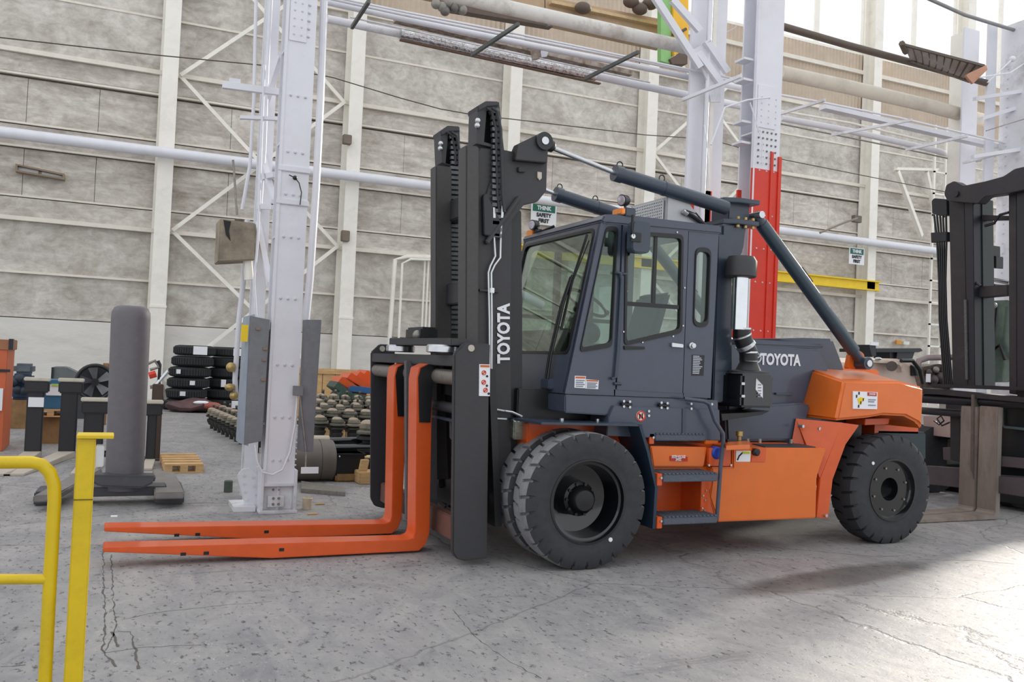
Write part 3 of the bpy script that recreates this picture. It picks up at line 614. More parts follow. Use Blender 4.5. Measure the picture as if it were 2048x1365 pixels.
step([(4.348,0.778),(4.92,0.767),(4.351,0.716),(4.923,0.712)], 6.42, .28, 0)
step([(4.365,0.408),(4.932,0.397),(4.368,0.349),(4.918,0.343)], 6.42, .28, 0)
p = [(4.933,1.102),(5.079,1.076),(5.081,1.017),(4.931,1.016)]; MB().prism(p, 'y', 6.64, 6.9).build('step_end_box', ORANGE, T, bevel=.006)
q = [(4.663,1.425),(4.814,1.41),(4.869,1.389),(4.941,1.239),(5.035,1.123),(5.042,1.033),(5.023,0.845),(5.002,0.353)]
MB().tube([(a, 6.52 if i else 6.6, b) for i, (a, b) in enumerate(q)], .019, 10).build('step_handrail', SLATE, T)
a = [(5.024,0.943)]; MB().lathe((a[0][0], 6.63, a[0][1]), (0, -1, 0), [(0, .06), (.05, .058), (.065, .045), (.066, .001)], 16).build('filler_cap', mat('blue_plastic', '#1b3fa8', .4, 0, .08, 20), T)
a = [(4.936,0.986),(5.181,0.986),(5.188,0.822),(4.944,0.824)]; MB().prism(a, 'y', 6.585, 6.62).build('cap_plate', ORANGE2, T, bevel=.003)
mb = MB()
for q in [(4.939,0.833),(5.184,0.832)]: mb.cyl((q[0], 6.59, q[1]), (q[0], 6.575, q[1]), .011, n=8)
mb.build('plate_bolts', STEEL, T)
a = [(5.461,0.951)]; MB().lathe((a[0][0], 6.62, a[0][1]), (0, -1, 0), [(0, .034), (.06, .036), (.07, .025), (.071, .001)], 12).build('fuel_cap', BLACK, T)
MB().prism([(5.447,0.99),(5.598,0.99),(5.587,0.855),(5.418,0.856)], 'y', 6.592, 6.61).build('cap_recess', ORANGE2, T, bevel=.003)
zt3 = [(5.761,0.987)][0][1]; _n = [(5.609,0.986),(6.228,0.986)]; _f = [(5.706,0.991),(6.306,0.998)]; p = [(_n[0][0], 6.63), (_n[1][0], 6.63), (_f[1][0], 6.95), (_f[0][0], 6.95)]; MB().prism(p, 'z', zt3-.02, zt3+.008).build('tank_hatch', CHAR, T, bevel=.004)
p = [(5.173,6.637),(5.524,6.744),(5.218,6.368),(4.884,6.277)]; MB().prism(p, 'z', 1.0, 1.04).build('tank_rim', ORANGE, T, bevel=.004)
a = [(5.481,1.015)]; MB().lathe((a[0][0], 6.85, 1.03), (0, 0, 1), [(0, .02), (.04, .02), (.045, .035), (.09, .035), (.091, .001)], 12).build('breather_cap', BRASS, T)
mb = MB()
for q in ((5.5, 6.75), (5.62, 6.72), (5.98, 6.7)): mb.cyl((q[0], q[1], 1.02), (q[0], q[1], 1.06), .016, n=8)
mb.build('hatch_bolts', STEELD, T)
# decals on the side
def decal(nm, y, p, hdr, mk='#c8641e'):
    xs = [q[0] for q in p]; zs = [q[1] for q in p]
    o = MB().prism(p, 'y', y-.004, y).build(nm, PAPER, T, smooth=0)
    if hdr:
        x0, x1, z1, z0 = min(xs), max(xs), max(zs), min(zs)
        MB().box(x0+.06*(x1-x0), x1-.06*(x1-x0), y-.007, y-.003, z1-.2*(z1-z0), z1-.06*(z1-z0)).build('header_bar', mat('decal'+mk, mk, .5), o, smooth=0)
        mb = MB()
        for k in range(4): z = z1-(.36+.16*k)*(z1-z0); mb.box(x0+.1*(x1-x0), x1-(.1+.12*(k % 2))*(x1-x0), y-.006, y-.003, z-.006, z+.004)
        mb.build('text_lines', mat('decal_grey', '#8a8f9c', .6), o, smooth=0)
    return o
d = decal('warning_label', 6.6, [(5.25,0.961),(5.416,0.959),(5.415,0.86),(5.252,0.861)], 0)
MB().prism([(5.317,0.953),(5.397,0.953),(5.398,0.935),(5.317,0.935)], 'y', 6.588, 6.597).build('header_bar', mat('decal_lime', '#b5c414', .5), d, smooth=0)
MB().tube([(q[0], 6.594, q[1]) for q in [(5.266,0.875),(5.282,0.912),(5.315,0.939)]], .007, 5).build('pictogram', INK, d)
d = MB().prism([(4.541,0.912),(4.728,0.906),(4.73,0.866),(4.543,0.872)], 'y', 6.612, 6.621).build('voltage_label', mat('label_red', '#b8281c', .5), T, smooth=0)
a = [(4.628,0.905),(4.629,0.881)]
text('lettering', 'SYSTEM VOLTAGE', .036, frame((a[0][0], 6.609, a[0][1]), (1, 0, 0), (0, 0, 1)), PAPER, d, .001, .0008, squash=.5)
text('lettering', '24VDC', .034, frame((a[1][0], 6.609, a[1][1]), (1, 0, 0), (0, 0, 1)), PAPER, d, .001, .0008, squash=.6)
# ---- fender and lower cab
pl = [(3.734,7.481),(3.589,6.736),(4.163,6.501)]
MB().prism([(3.10, 7.35), (3.20, 6.5), (4.14, 6.44), (4.2, 7.4)], 'z', 1.185, 1.205).build('fender_top', SLATE2, T, bevel=.004)
mb = MB(); q = [(4.119,1.204),(4.215,0.967),(4.31,0.667),(4.302,0.313)]
th = .03
for (A, B_) in zip(q, q[1:]): mb.loft([(A[0]-th, 6.44, A[1]), (A[0], 6.44, A[1]), (A[0], 6.9, A[1]), (A[0]-th, 6.9, A[1])], [(B_[0]-th, 6.44, B_[1]), (B_[0], 6.44, B_[1]), (B_[0], 6.9, B_[1]), (B_[0]-th, 6.9, B_[1])])
mb.build('mud_flap', mat('navy_paint', '#1f3042', .4, 0, .06, 9), T)
mb = MB()
for x in (3.5, 3.85): mb.cyl((x, 6.72, 1.2), (x, 6.72, 1.225), .018, n=8)
mb.build('fender_bolts', STEEL, T)
# ---- cab : side plane y=6.70, far side y=8.30
YC0, YC1 = 6.70, 8.30
A0, A1 = [(3.801,2.95),(3.511,1.435)]        # front pillar, top and bottom
R0, R1 = [(5.041,2.98),(5.018,1.432)]        # rear corner
def win(parent, hole, y, nm, gm=GLASS, gw=.028, r=.05):
    """rubber frame and glass of one window"""
    g = sorted(hole); c = (sum(q[0] for q in hole)/len(hole), sum(q[1] for q in hole)/len(hole))
    ho = rpoly(hole, r, 4); sc = lambda q, s: (c[0]+(q[0]-c[0])*s, c[1]+(q[1]-c[1])*s)
    def off(q, s):
        v = Vector((q[0]-c[0], q[1]-c[1])); return (q[0]-v.normalized().x*s, q[1]-v.normalized().y*s)
    mb = MB(); framed(mb, [off(q, -.012) for q in ho], [off(q, gw) for q in ho], 'y', y-.012, y+.035)
    o = mb.build(nm, BLACK, parent, smooth=.9)
    MB().prism(ho, 'y', y+.012, y+.018).build('glass', gm, o, smooth=0); return o
def side(y, far):
    y0, y1 = (y, y+.05)
    D = [(4.012,2.942),(4.698,2.945),(4.702,1.47),(4.015,1.483)]
    if not far:
        # front quarter, door, rear quarter
        mb = MB(); o4 = [A0, [(3.997,2.953)][0], [(4.003,1.43)][0], A1]; h = [(3.843,2.889),(3.959,2.897),(3.947,1.864),(3.634,1.802)]
        framed(mb, rpoly(o4, .004, 4), rpoly(h, .05, 4), 'y', y0, y1); s1 = mb.build('cab_front_quarter', SLATE, T, smooth=.6); win(s1, h, y0, 'quarter_window_frame')
        mb = MB(); h = [(4.041,2.87),(4.635,2.893),(4.66,2.025),(4.073,1.879)]
        framed(mb, rpoly(D, .012, 4), rpoly(h, .05, 4), 'y', y0-.006, y1-.01); dr = mb.build('cab_door', SLATE, T, smooth=.6); wf = win(dr, h, y0-.006, 'door_window_frame')
        q = [(4.069,2.26),(4.647,2.263),(4.649,2.227),(4.071,2.225)]; MB().prism(q, 'y', y0-.006, y0+.03).build('window_bar', BLACK, wf, smooth=0)
        q = [(4.346,2.881),(4.377,2.88),(4.38,2.263),(4.343,2.265)]; MB().prism(q, 'y', y0, y0+.03).build('window_bar', BLACK, wf, smooth=0)
        q = [(4.062,1.869),(4.278,1.871),(4.279,1.849),(4.069,1.835)]; MB().prism(q, 'y', y0-.02, y0).build('pull_recess', BLACK, dr, bevel=.003)
        q = [(4.55,1.92),(4.674,1.912),(4.676,1.881),(4.552,1.884)]; MB().prism(q, 'y', y0-.035, y0).build('door_handle', STEEL, dr, bevel=.004)
        q = [(4.778,1.904)][0]; MB().lathe((q[0], y0, q[1]), (0, -1, 0), [(0, .03), (.02, .03), (.025, .02), (.05, .022), (.051, .001)], 14).build('door_latch', STEEL, T)
        mb = MB()
        for q in [(4.059,2.576),(4.07,2.348),(4.056,1.992),(4.677,2.424),(4.677,2.08),(4.573,2.918),(4.255,1.91),(4.574,1.979),(4.064,2.809)]: mb.cyl((q[0], y0-.005, q[1]), (q[0], y0-.016, q[1]), .008, n=8)
        mb.build('frame_screws', STEEL, dr)
        mb = MB(); o4 = [[(4.708,2.978)][0], R0, R1, [(4.714,1.439)][0]]; h = [(4.788,2.794),(4.954,2.8),(4.953,2.091),(4.793,2.091)]
        framed(mb, rpoly(o4, .004, 4), rpoly(h, .06, 4), 'y', y0, y1); s3 = mb.build('cab_rear_quarter', SLATE, T, smooth=.6); win(s3, h, y0, 'rear_window_frame', r=.07)
        q = [(4.793,1.822),(4.931,1.824),(4.928,1.636),(4.796,1.632)]; d = MB().prism(q, 'y', y0-.003, y0).build('rating_plate', BLACK, T, smooth=0)
        mb = MB(); (xa, za), (xb, zb) = q[0], q[2]
        for k in range(11): z = za-(za-zb)*(k+.7)/12; mb.box(xa+.012, xb-.014-random.uniform(0, .04), y0-.005, y0-.002, z-.005, z+.004)
        mb.build('print', mat('plate_print', '#aab0bb', .6), d, smooth=0)
        MB().prism([(3.99,1.482),(4.025,1.492),(4.723,1.471),(4.715,1.425),(3.993,1.43)], 'y', y0, y1).build('door_sill', SLATE, T, smooth=0)
        q = [(3.94,2.504),(3.991,2.499),(4.009,2.444),(4.002,1.832),(3.988,1.592),(3.944,1.577)]; MB().tube([(a, 6.675, b) for a, b in q], .014, 8).build('grab_rail', SLATE2, T)
        mb = MB()
        for zz in [(4.002,1.535),(4.017,2.498)]: mb.tube([(zz[0]-.02, y0-.01, zz[1]), (zz[0]+.05, y0-.01, zz[1])], .014, 8)
        mb.build('door_hinges', SLATE2, T)
        d = decal('warning_label', y0, [(3.597,1.591),(3.705,1.59),(3.702,1.487),(3.598,1.489)], 1); d2 = decal('warning_label', y0, [(3.708,1.565),(3.832,1.56),(3.83,1.482),(3.705,1.485)], 1)
    else:
        mb = MB(); o4 = [A0, R0, R1, A1]
        hs = [(A0[0]+.05, A0[1]-.08), (R0[0]-.08, R0[1]-.08), (R1[0]-.08, R1[1]+.35), (A1[0]+.18, A1[1]+.35)]
        framed(mb, rpoly(o4, .004, 4), rpoly(hs, .05, 4), 'y', y0, y1); s = mb.build('cab_far_side', CHAR2, T, smooth=.6); win(s, hs, y0, 'far_window_frame', r=.08)
        for f in (.30, .66):
            xx = hs[0][0]+(hs[1][0]-hs[0][0])*f; MB().box(xx-.03, xx+.03, y0-.01, y1, hs[2][1], hs[0][1]).build('far_pillar', CHAR2, s, smooth=0)
        zz = hs[2][1]+.38; MB().box(hs[3][0], hs[2][0], y0, y1-.01, zz-.02, zz+.02).build('far_bar', CHAR2, s, smooth=0)
side(YC0, 0); side(YC1-.05, 1)
# windscreen plane
def W(y, v, n=0):
    x = A0[0]+(A1[0]-A0[0])*v; z = A0[1]+(A1[1]-A0[1])*v; return (x-n*.95, y, z+n*.25)
def wring(y0, y1, v0, v1, r=.05):
    return [W(YC0+(a)*(YC1-YC0), v) for a, v in rpoly([((y0-YC0)/(YC1-YC0), v0), ((y1-YC0)/(YC1-YC0), v0), ((y1-YC0)/(YC1-YC0), v1), ((y0-YC0)/(YC1-YC0), v1)], r, 4)]
def wframe(o, i, n0, n1, nm, m, par):
    mb = MB(); V = [[mb.b.verts.new((p[0]-n*.95, p[1], p[2]+n*.25)) for p in P_] for n in (n0, n1) for P_ in (o, i)]; n = len(o)
    for k in range(n):
        j = (k+1) % n
        mb.b.faces.new((V[0][k], V[0][j], V[1][j], V[1][k])); mb.b.faces.new((V[2][k], V[3][k], V[3][j], V[2][j]))
        mb.b.faces.new((V[0][k], V[2][k], V[2][j], V[0][j])); mb.b.faces.new((V[1][k], V[1][j], V[3][j], V[3][k]))
    return mb.build(nm, m, par, smooth=.6)
cf = wframe(wring(YC0+.012, YC1-.012, -.01, 1.0, .002), wring(YC0+.10, YC1-.06, .045, .77), -.05, 0, 'cab_front', SLATE, T)
wf = wframe(wring(YC0+.085, YC1-.05, .038, .778), wring(YC0+.11, YC1-.075, .055, .762), -.006, .006, 'windscreen_seal', BLACK, cf)
mb = MB(); a = wring(YC0+.10, YC1-.06, .045, .77); mb.loft([(p[0]+.012, p[1], p[2]) for p in a], [(p[0]+.018, p[1], p[2]) for p in a]); mb.build('windscreen', GLASSW, cf, smooth=0)
# wiper
wp = MB().tube([W(6.99, .93, .05), W(7.0, .80, .06), W(6.98, .5, .06), W(6.94, .32, .05)], .013, 8).build('wiper_arm', BLACK, T)
MB().tube([W(7.03, .93, .05), W(7.04, .80, .06), W(7.02, .5, .06), W(6.97, .33, .05)], .010, 8).build('wiper_link', BLACK, wp)
MB().tube([W(6.86, .08, .03), W(6.95, .35, .035), W(6.97, .64, .03)], .012, 6).build('wiper_blade', BLACK, wp)
MB().tube([W(6.80, .12, .03), W(6.90, .35, .05), W(6.97, .62, .03)], .006, 6).build('wiper_frame', BLACK, wp)
MB().box(*[f for f in (W(7.05, .95, .03)[0]-.03, W(7.05, .95, .03)[0]+.05, 6.93, 7.1, W(7, .95)[2]-.05, W(7, .95)[2]+.04)]).build('wiper_base', SLATE, wp, bevel=.01)
# roof
q = [(3.817,2.989),(3.989,2.972),(5.026,2.971)]
zt = q[0][1]+.01
rp = [(A0[0]-.02, A0[1]-.01), (q[0][0]-.0, zt), (q[1][0], zt+.02), (R0[0]+.02, R0[1]+.045), (R0[0]+.02, R0[1]-.03), (A0[0], A0[1]-.03)]
MB().prism(rp, 'y', YC0-.02, YC1+.02).build('cab_roof', SLATE, T, bevel=.015)
MB().box(A1[0]+.05, R1[0], YC0+.05, YC1-.05, A1[1]-.03, A1[1]).build('cab_floor', BLACK, T)
MB().box(R1[0]-.05, R1[0], YC0+.05, YC1-.05, R1[1], R1[1]+.45).build('cab_rear_wall', SLATE2, T)
MB().box(R0[0]-.06, R0[0], YC0+.05, YC0+.15, R1[1], R0[1]).build('cab_rear_post', SLATE2, T)
MB().box(R0[0]-.06, R0[0], YC1-.15, YC1-.05, R1[1], R0[1]).build('cab_rear_post', SLATE2, T)
# inside the cab
dk = MB().box(3.66, 3.9, 7.0, 8.2, 1.5, 2.0).build('dashboard', CHAR, T, bevel=.03)
sc_ = Vector((4.10, 7.45, 2.28)); ax = Vector((.55, 0, .83)).normalized(); u = ax.orthogonal().normalized(); v_ = ax.cross(u)
ring = [sc_+(u*math.cos(6.28319*k/24)+v_*math.sin(6.28319*k/24))*.21 for k in range(24)]
sw = MB(); sw.skin([sw.ring(p, (ring[(k+1) % 24]-ring[k-1]), .016, 8, ax) for k, p in enumerate(ring)], closed=True)
sw = sw.build('steering_wheel', BLACK, T)
MB().cyl(sc_, sc_-ax*.12, .07, .09).build('horn_boss', BLACK, sw); MB().bar(ring[2], ring[14], u*.02, ax*.008).build('spoke', BLACK, sw); MB().tube([sc_-ax*.1, Vector((3.95, 7.45, 2.0)), Vector((3.85, 7.45, 1.7))], .05, 10).build('steering_column', BLACK, sw)
MB().sphere(ring[20]+ax*.03, .025).build('spinner_knob', BLACK, sw)
st = MB().box(4.25, 4.75, 7.25, 7.75, 1.75, 1.9).build('seat', mat('seat_vinyl', '#3b4652', .5, 0, .1, 9), T, bevel=.04)
MB().bar((4.72, 7.5, 1.85), (4.88, 7.5, 2.42), (0, .24, 0), (.06, 0, .02)).build('backrest', mat('seat_vinyl', '', .5), st, bevel=.03)
MB().box(4.3, 4.7, 7.3, 7.7, 1.45, 1.75).build('seat_base', BLACK, st, bevel=.02)
lv = MB().box(4.0, 4.25, 7.9, 8.1, 1.5, 2.05).build('lever_console', CHAR, T, bevel=.03)
for k in range(4): MB().tube([(4.03+.06*k, 7.98, 2.05), (4.01+.06*k, 7.96, 2.2)], .008, 6).build('lever', STEEL, lv); MB().sphere((4.01+.06*k, 7.96, 2.21), .022).build('lever_knob', BLACK, lv)
MB().sphere((3.98, 7.15, 1.98), .10, sc=(1, .8, 1)).build('gauge_pod', BLACK, T); MB().sphere((4.0, 7.75, 1.93), .11, sc=(1, .8, 1)).build('gauge_pod', BLACK, T)
# roof gear
g = [(4.663,3.302),(4.674,3.077),(5.044,3.063)]
acx, acz0 = g[0][0], zt+.015
acy1 = [(7.642,3.335)][0][0]; ach = g[0][1]-acz0
ac = MB().prism([(acx, acz0), (acx+.40, acz0), (acx+.40, acz0+.10), (acx+.22, acz0+ach), (acx, acz0+ach)], 'y', 7.0, acy1).build('air_conditioner', mat('alu_grey', '#b5b7ba', .5, .2, .05, 6), T, bevel=.008)
aw = acy1-7.0
MB().box(acx-.012, acx-.004, 7.05, acy1-.05, acz0+.03, acz0+ach-.03).build('grille_back', mat('grille_dark', '#33363a', .8), ac, smooth=0)
mb = MB()
for k in range(19): yk = 7.05+(aw-.1)*k/18; mb.box(acx-.02, acx-.010, yk-.008, yk+.008, acz0+.03, acz0+ach-.03)
for k in range(9): zk = acz0+.03+(ach-.06)*k/8; mb.box(acx-.021, acx-.011, 7.05, acy1-.05, zk-.006, zk+.006)
stuff(mb.build('grille_mesh', mat('alu_light', '#d6d8da', .5, .2, .04, 8), ac, smooth=0))
for k, q in enumerate(([(4.843,3.176),(4.925,3.146),(5.09,3.068)], [(4.877,3.198),(4.992,3.173),(5.113,3.07)])):
    MB().tube([(a, 6.97+.05*k, b) for a, b in q], .022, 8).build('hose', BLACK, ac); MB().tube([(q[0][0]-.02, 6.97+.05*k, q[0][1]), (q[0][0]+.03, 6.97+.05*k, q[0][1]-.02)], .024, 8).build('hose_fitting', STEEL, ac)
def signal(p, y, w_):
    (x0, z1), (x1, z0) = p
    MB().box(x0, x1, y, y+w_, z0, z1).build('signal_box', SLATE2, T, bevel=.006)
    MB().box(x0-.045, x0, y+.0, y+w_*.8, z0+.01, z1-.01).build('turn_signal', AMBER, T, bevel=.008)
def lamp(c, r, d):
    o = MB().lathe(c, d, [(0, r*.98), (.0, r), (-.06, r*.92), (-.09, r*.5), (-.091, .001)], 20).build('work_lamp', BLACK, T)
    MB().lathe(Vector(c)+Vector(d).normalized()*.004, d, [(-.01, r*.86), (.006, r*.8), (.008, .001)], 20).build('lens', mat('lamp_lens', '#b9b2bd', .15, .3, .2, 40), o)
    MB().cyl((c[0]+.04, c[1], c[2]-r*.8), (c[0]+.04, c[1], c[2]-r*1.5), .012).build('stalk', BLACK, o)
signal([(4.012,3.081),(4.113,3.005)], 6.66, .20); q = [(4.018,3.153)][0]; lamp((q[0], 6.75, q[1]), .052, (-1, -.3, -.1))
signal([(3.853,3.052),(3.92,2.956)], 8.12, .2); q = [(3.788,3.08)][0]; lamp((q[0], 8.1, q[1]), .052, (-1, -.3, -.1))
q = [(3.827,2.982),(3.992,3.075)]; MB().tube([(q[0][0], 8.15, q[0][1]), (q[1][0], 8.0, q[1][1])], .015, 6).build('lamp_bracket', BLACK, T)
mr = MB().prism(rrect(*[f for f in ([(3.994,2.662)][0][0], [(4.176,2.679)][0][0], [(4.085,2.67)][0][1], [(4.072,2.942)][0][1])], .04), 'y', 6.50, 6.60).build('mirror', SLATE2, T, bevel=.02)
q = [(3.969,2.838),(4.073,2.758)]; MB().box(q[0][0], q[1][0], 6.487, 6.502, q[1][1], q[0][1]).build('mirror_mount', BLACK, mr, bevel=.003)
q = [(3.984,2.8)][0]; MB().cyl((q[0], 6.49, q[1]), (q[0], 6.47, q[1]), .02).build('mirror_bolt', STEEL, mr)
q = [(3.984,2.8),(3.971,2.876),(3.976,2.983)]; MB().tube([(a, 6.48, b) for a, b in q], .012, 6).build('mirror_arm', BLACK, mr)
# skirt below the cab
sk = [(3.491,1.428),(5.078,1.417),(5.084,1.285),(3.947,1.258),(3.498,1.276)]
MB().prism(sk, 'y', 6.66, 8.3).build('cab_skirt', SLATE, T, bevel=.01)
lp = [(3.951,1.346),(5.072,1.332),(5.097,1.049),(3.894,1.087),(3.906,1.246)]
MB().prism(lp, 'y', 6.63, 6.95).build('lower_panel', SLATE, T, bevel=.006)
q = [(4.659,1.334),(4.702,1.334),(4.71,1.057),(4.667,1.057)]; MB().prism(q, 'y', 6.622, 6.64).build('panel_edge', SLATE2, T, bevel=.003)
mb = MB()
for q in [(4.047,1.388),(4.108,1.385),(4.049,1.342),(4.11,1.337),(4.433,1.383),(4.496,1.38),(4.435,1.339),(4.498,1.336),(4.306,1.306),(4.308,1.266),(4.752,1.381),(4.754,1.336),(4.977,1.381)]: mb.cyl((q[0], 6.665, q[1]), (q[0], 6.618, q[1]), .012, n=8)
mb.build('panel_bolts', STEEL, T)
for q in ([(4.028,1.374),(4.129,1.372),(4.13,1.351),(4.029,1.353)], [(4.412,1.369),(4.517,1.367),(4.518,1.349),(4.413,1.352)]): MB().prism(q, 'y', 6.615, 6.66).build('panel_hinge', BLACK, T, smooth=0)
q = [(4.226,1.261)][0]
ns = MB().cyl((q[0], 6.632, q[1]), (q[0], 6.622, q[1]), .046, n=28).build('no_step_label', PAPER, T)
mb = MB(); n = 28
R_ = [[mb.b.verts.new((q[0]+r*math.cos(6.28319*k/n), y, q[1]+r*math.sin(6.28319*k/n))) for k in range(n)] for r, y in ((.046, 6.62), (.034, 6.62), (.034, 6.624), (.046, 6.624))]
mb.skin(R_, closed=True); mb.bar((q[0]-.03, 6.62, q[1]+.03), (q[0]+.03, 6.62, q[1]-.03), (0, .002, 0), (.005, 0, .005)); mb.build('red_ring', mat('label_orange_red', '#d2451e', .5), ns, smooth=0)
mb = MB(); mb.box(q[0]-.018, q[0]-.006, 6.618, 6.623, q[1]-.025, q[1]+.02); mb.box(q[0]+.006, q[0]+.018, 6.618, 6.623, q[1]-.02, q[1]+.025); mb.build('footprints', INK, ns, smooth=0)
# ---- rear pillar, intake, air cleaner, hood
q = [(5.131,2.756),(5.305,2.771),(5.164,3.043),(5.457,3.073)]
MB().prism([(5.17,2.978),(5.369,2.998),(5.354,2.564),(5.408,1.392),(5.186,1.387),(5.176,2.359)], 'y', 6.88, 7.1).build('rear_panel', SLATE2, T, bevel=.01)
MB().prism([(5.287,3.108),(5.587,3.139),(5.562,2.881),(5.44,2.65),(5.297,2.639)], 'y', 6.98, 7.3).build('mast_stay_pillar', SLATE2, T, bevel=.02)
bh = [(5.404,3.361),(5.694,3.361),(5.414,3.144),(5.68,3.152)]
x0, x1 = [(5.357,3.341)][0][0], [(5.694,3.38)][0][0]
zT, zB = [(5.524,3.346)][0][1], [(5.534,3.137)][0][1]
for z, nm in ((zT, 'bracket_top_plate'), (zB, 'bracket_bottom_plate')):
    MB().prism([(x0-.05, 7.0), (x0+.08, 6.93), (x1, 6.93), (x1+.02, 7.35), (x0-.05, 7.4)], 'z', z-.02, z+.025).build(nm, SLATE2, T, bevel=.006)
MB().box(x0+.03, x1-.05, 7.02, 7.3, zB, zT).build('bracket_web', SLATE2, T, bevel=.01)
mb = MB(); 
for k in range(3):
    for dz in (.03, -.05): mb.cyl((x0+.1+.09*k, 6.96, zB+dz), (x0+.1+.09*k, 6.96, zB+dz+.025), .018, n=8)
mb.build('bracket_bolts', BRASS, T)
q = [(5.325,2.684),(5.329,2.581),(5.347,2.08)]
cz = [(5.321,2.763)][0][1]
ix = q[0][0]
MB().lathe((ix, 6.72, q[1][1]), (0, 0, 1), [(-.01, .135), (.0, .145), (.14, .145), (.185, .12), (.195, .05), (.196, .001)], 28).build('intake_cap', CHAR, T)
MB().cyl((ix, 6.72, q[2][1]), (ix, 6.72, q[1][1]+.02), .076, n=24).build('intake_pipe', mat('polished_steel', '#d5d8dd', .14, 1, .04, 9), T)
e = [(5.362,2.091),(5.365,2.025),(5.404,1.943),(5.448,1.874),(5.452,1.794)]
MB().tube([(a, 6.72, b) for a, b in e], [.082, .086, .084, .086, .084], 20).build('intake_elbow', BLACK, T)
mb = MB()
for i, (f, r) in enumerate(((0, .088), (1, .090), (2, .090), (3, .089))):
    a, b = e[f]; d = Vector((e[f+1][0]-a, 0, e[f+1][1]-b)).normalized(); mb.cyl(Vector((a, 6.72, b))-d*.008, Vector((a, 6.72, b))+d*.008, r, n=20)
a, b = e[2]; mb.cyl((a+.005, 6.72, b), (a+.02, 6.72, b-.02), .091, n=20); mb.build('hose_clamps', STEEL, T)
q = [(5.501,1.795),(5.506,1.686)]; MB().lathe((q[0][0], 6.78, q[1][1]-.01), (0, 0, 1), [(0, .19), (.02, .19), (.03, .12), (.10, .085), (.13, .085)], 28).build('intake_funnel', CHAR, T)
MB().cyl((q[0][0], 6.78, q[0][1]-.005), (q[0][0], 6.78, q[0][1]+.015), .088, n=20).build('funnel_band', STEEL, T)
q = [(5.377,1.67),(5.749,1.683),(5.765,1.354),(5.392,1.343)]
xf, xr_, zt2, zb2 = q[0][0], q[1][0], q[0][1], q[2][1]
ab = MB().prism([(xf+.0, 6.70), (xr_, 6.70), (xr_, 7.1), (xf-.10, 7.1), (xf-.10, 6.92), (xf-.04, 6.78)], 'z', zb2, zt2).build('air_cleaner', BLACKG, T, bevel=.02)
for zz in ([(5.379,1.577),(5.385,1.46)]): MB().box(zz[0]-.02, zz[0]+.02, 6.69, 6.705, zz[1]-.012, zz[1]+.012).build('clip', STEEL, ab, bevel=.003)
d = MB().prism([(5.529,1.633),(5.609,1.569),(5.614,1.447),(5.528,1.525)], 'y', 6.693, 6.702).build('air_cleaner_label', PAPER, ab, smooth=0)
mb = MB()
for k in range(5): z = [(5.561,1.573)][0][1]-.028*k; xq = [(5.561,1.573)][0][0]; mb.box(xq-.01, xq+.03, 6.690, 6.694, z-.006, z+.005)
mb.build('label_print', mat('decal_grey', '', .5), ab, smooth=0)
MB().prism([(5.158,1.289),(5.434,1.303),(5.73,1.327),(5.636,1.287),(5.172,1.224)], 'y', 6.72, 7.1).build('air_cleaner_bracket', BLACK, T, bevel=.005)
hd = [(5.496,1.947),(5.802,1.962),(6.677,1.957),(6.807,1.775),(6.72,1.02),(5.541,0.99)]
MB().prism(hd, 'y', 7.1, 8.9).build('hood', SLATE, T, bevel=.02)
q = [(5.818,2.018),(6.737,2.017),(6.774,1.967),(5.821,1.953)]; MB().prism(q, 'y', 7.12, 8.88).build('hood_top', SLATE, T, bevel=.02)
q = [(6.493,2.06),(6.843,2.088),(7.248,2.098),(7.422,1.789),(7.439,1.429),(6.523,1.408)]; MB().prism(q, 'y', 7.5, 8.5).build('hood_rear', SLATE, T, bevel=.03)
q = [(5.437,1.24),(5.734,1.358),(6.37,1.401),(6.496,1.373),(6.362,1.021),(5.46,1.008)]; MB().prism(q, 'y', 7.0, 7.15).build('side_cowl', SLATE, T, bevel=.02)
q = [(6.097,1.492),(6.322,1.493),(6.323,1.473),(6.098,1.472)]; MB().prism(q, 'y', 7.07, 7.12).build('hood_pull', SLATE2, T, bevel=.004)
q = [(5.807,1.823),(6.414,1.827)]
(xa, za), (xb, zb) = q
# emblem and lettering
nx = [(5.9,1.827),(6.414,1.833)]; wd = nx[1][0]-nx[0][0]
text('lettering', 'TOYOTA', .155, frame(((nx[0][0]+nx[1][0])/2, 7.095, nx[0][1]-.005), (1, 0, (nx[1][1]-nx[0][1])/wd), (0, 0, 1)), PAPER, T, .003, .006, squash=.80)
ex, ez = [(5.825,1.833)][0]
mb = MB()
def ell(cx, cz, rx, rz, t=.010):
    n = 28; P_ = [(cx+rx*math.cos(6.28319*k/n), cz+rz*math.sin(6.28319*k/n)) for k in range(n)]; Q_ = [(cx+(rx-t)*math.cos(6.28319*k/n), cz+(rz-t)*math.sin(6.28319*k/n)) for k in range(n)]
    framed(mb, P_, Q_, 'y', 7.085, 7.1)
ell(ex, ez, .085, .058); ell(ex, ez, .03, .055, .008); ell(ex, ez+.022, .065, .030, .008)
mb.build('emblem', PAPER, T, smooth=0)
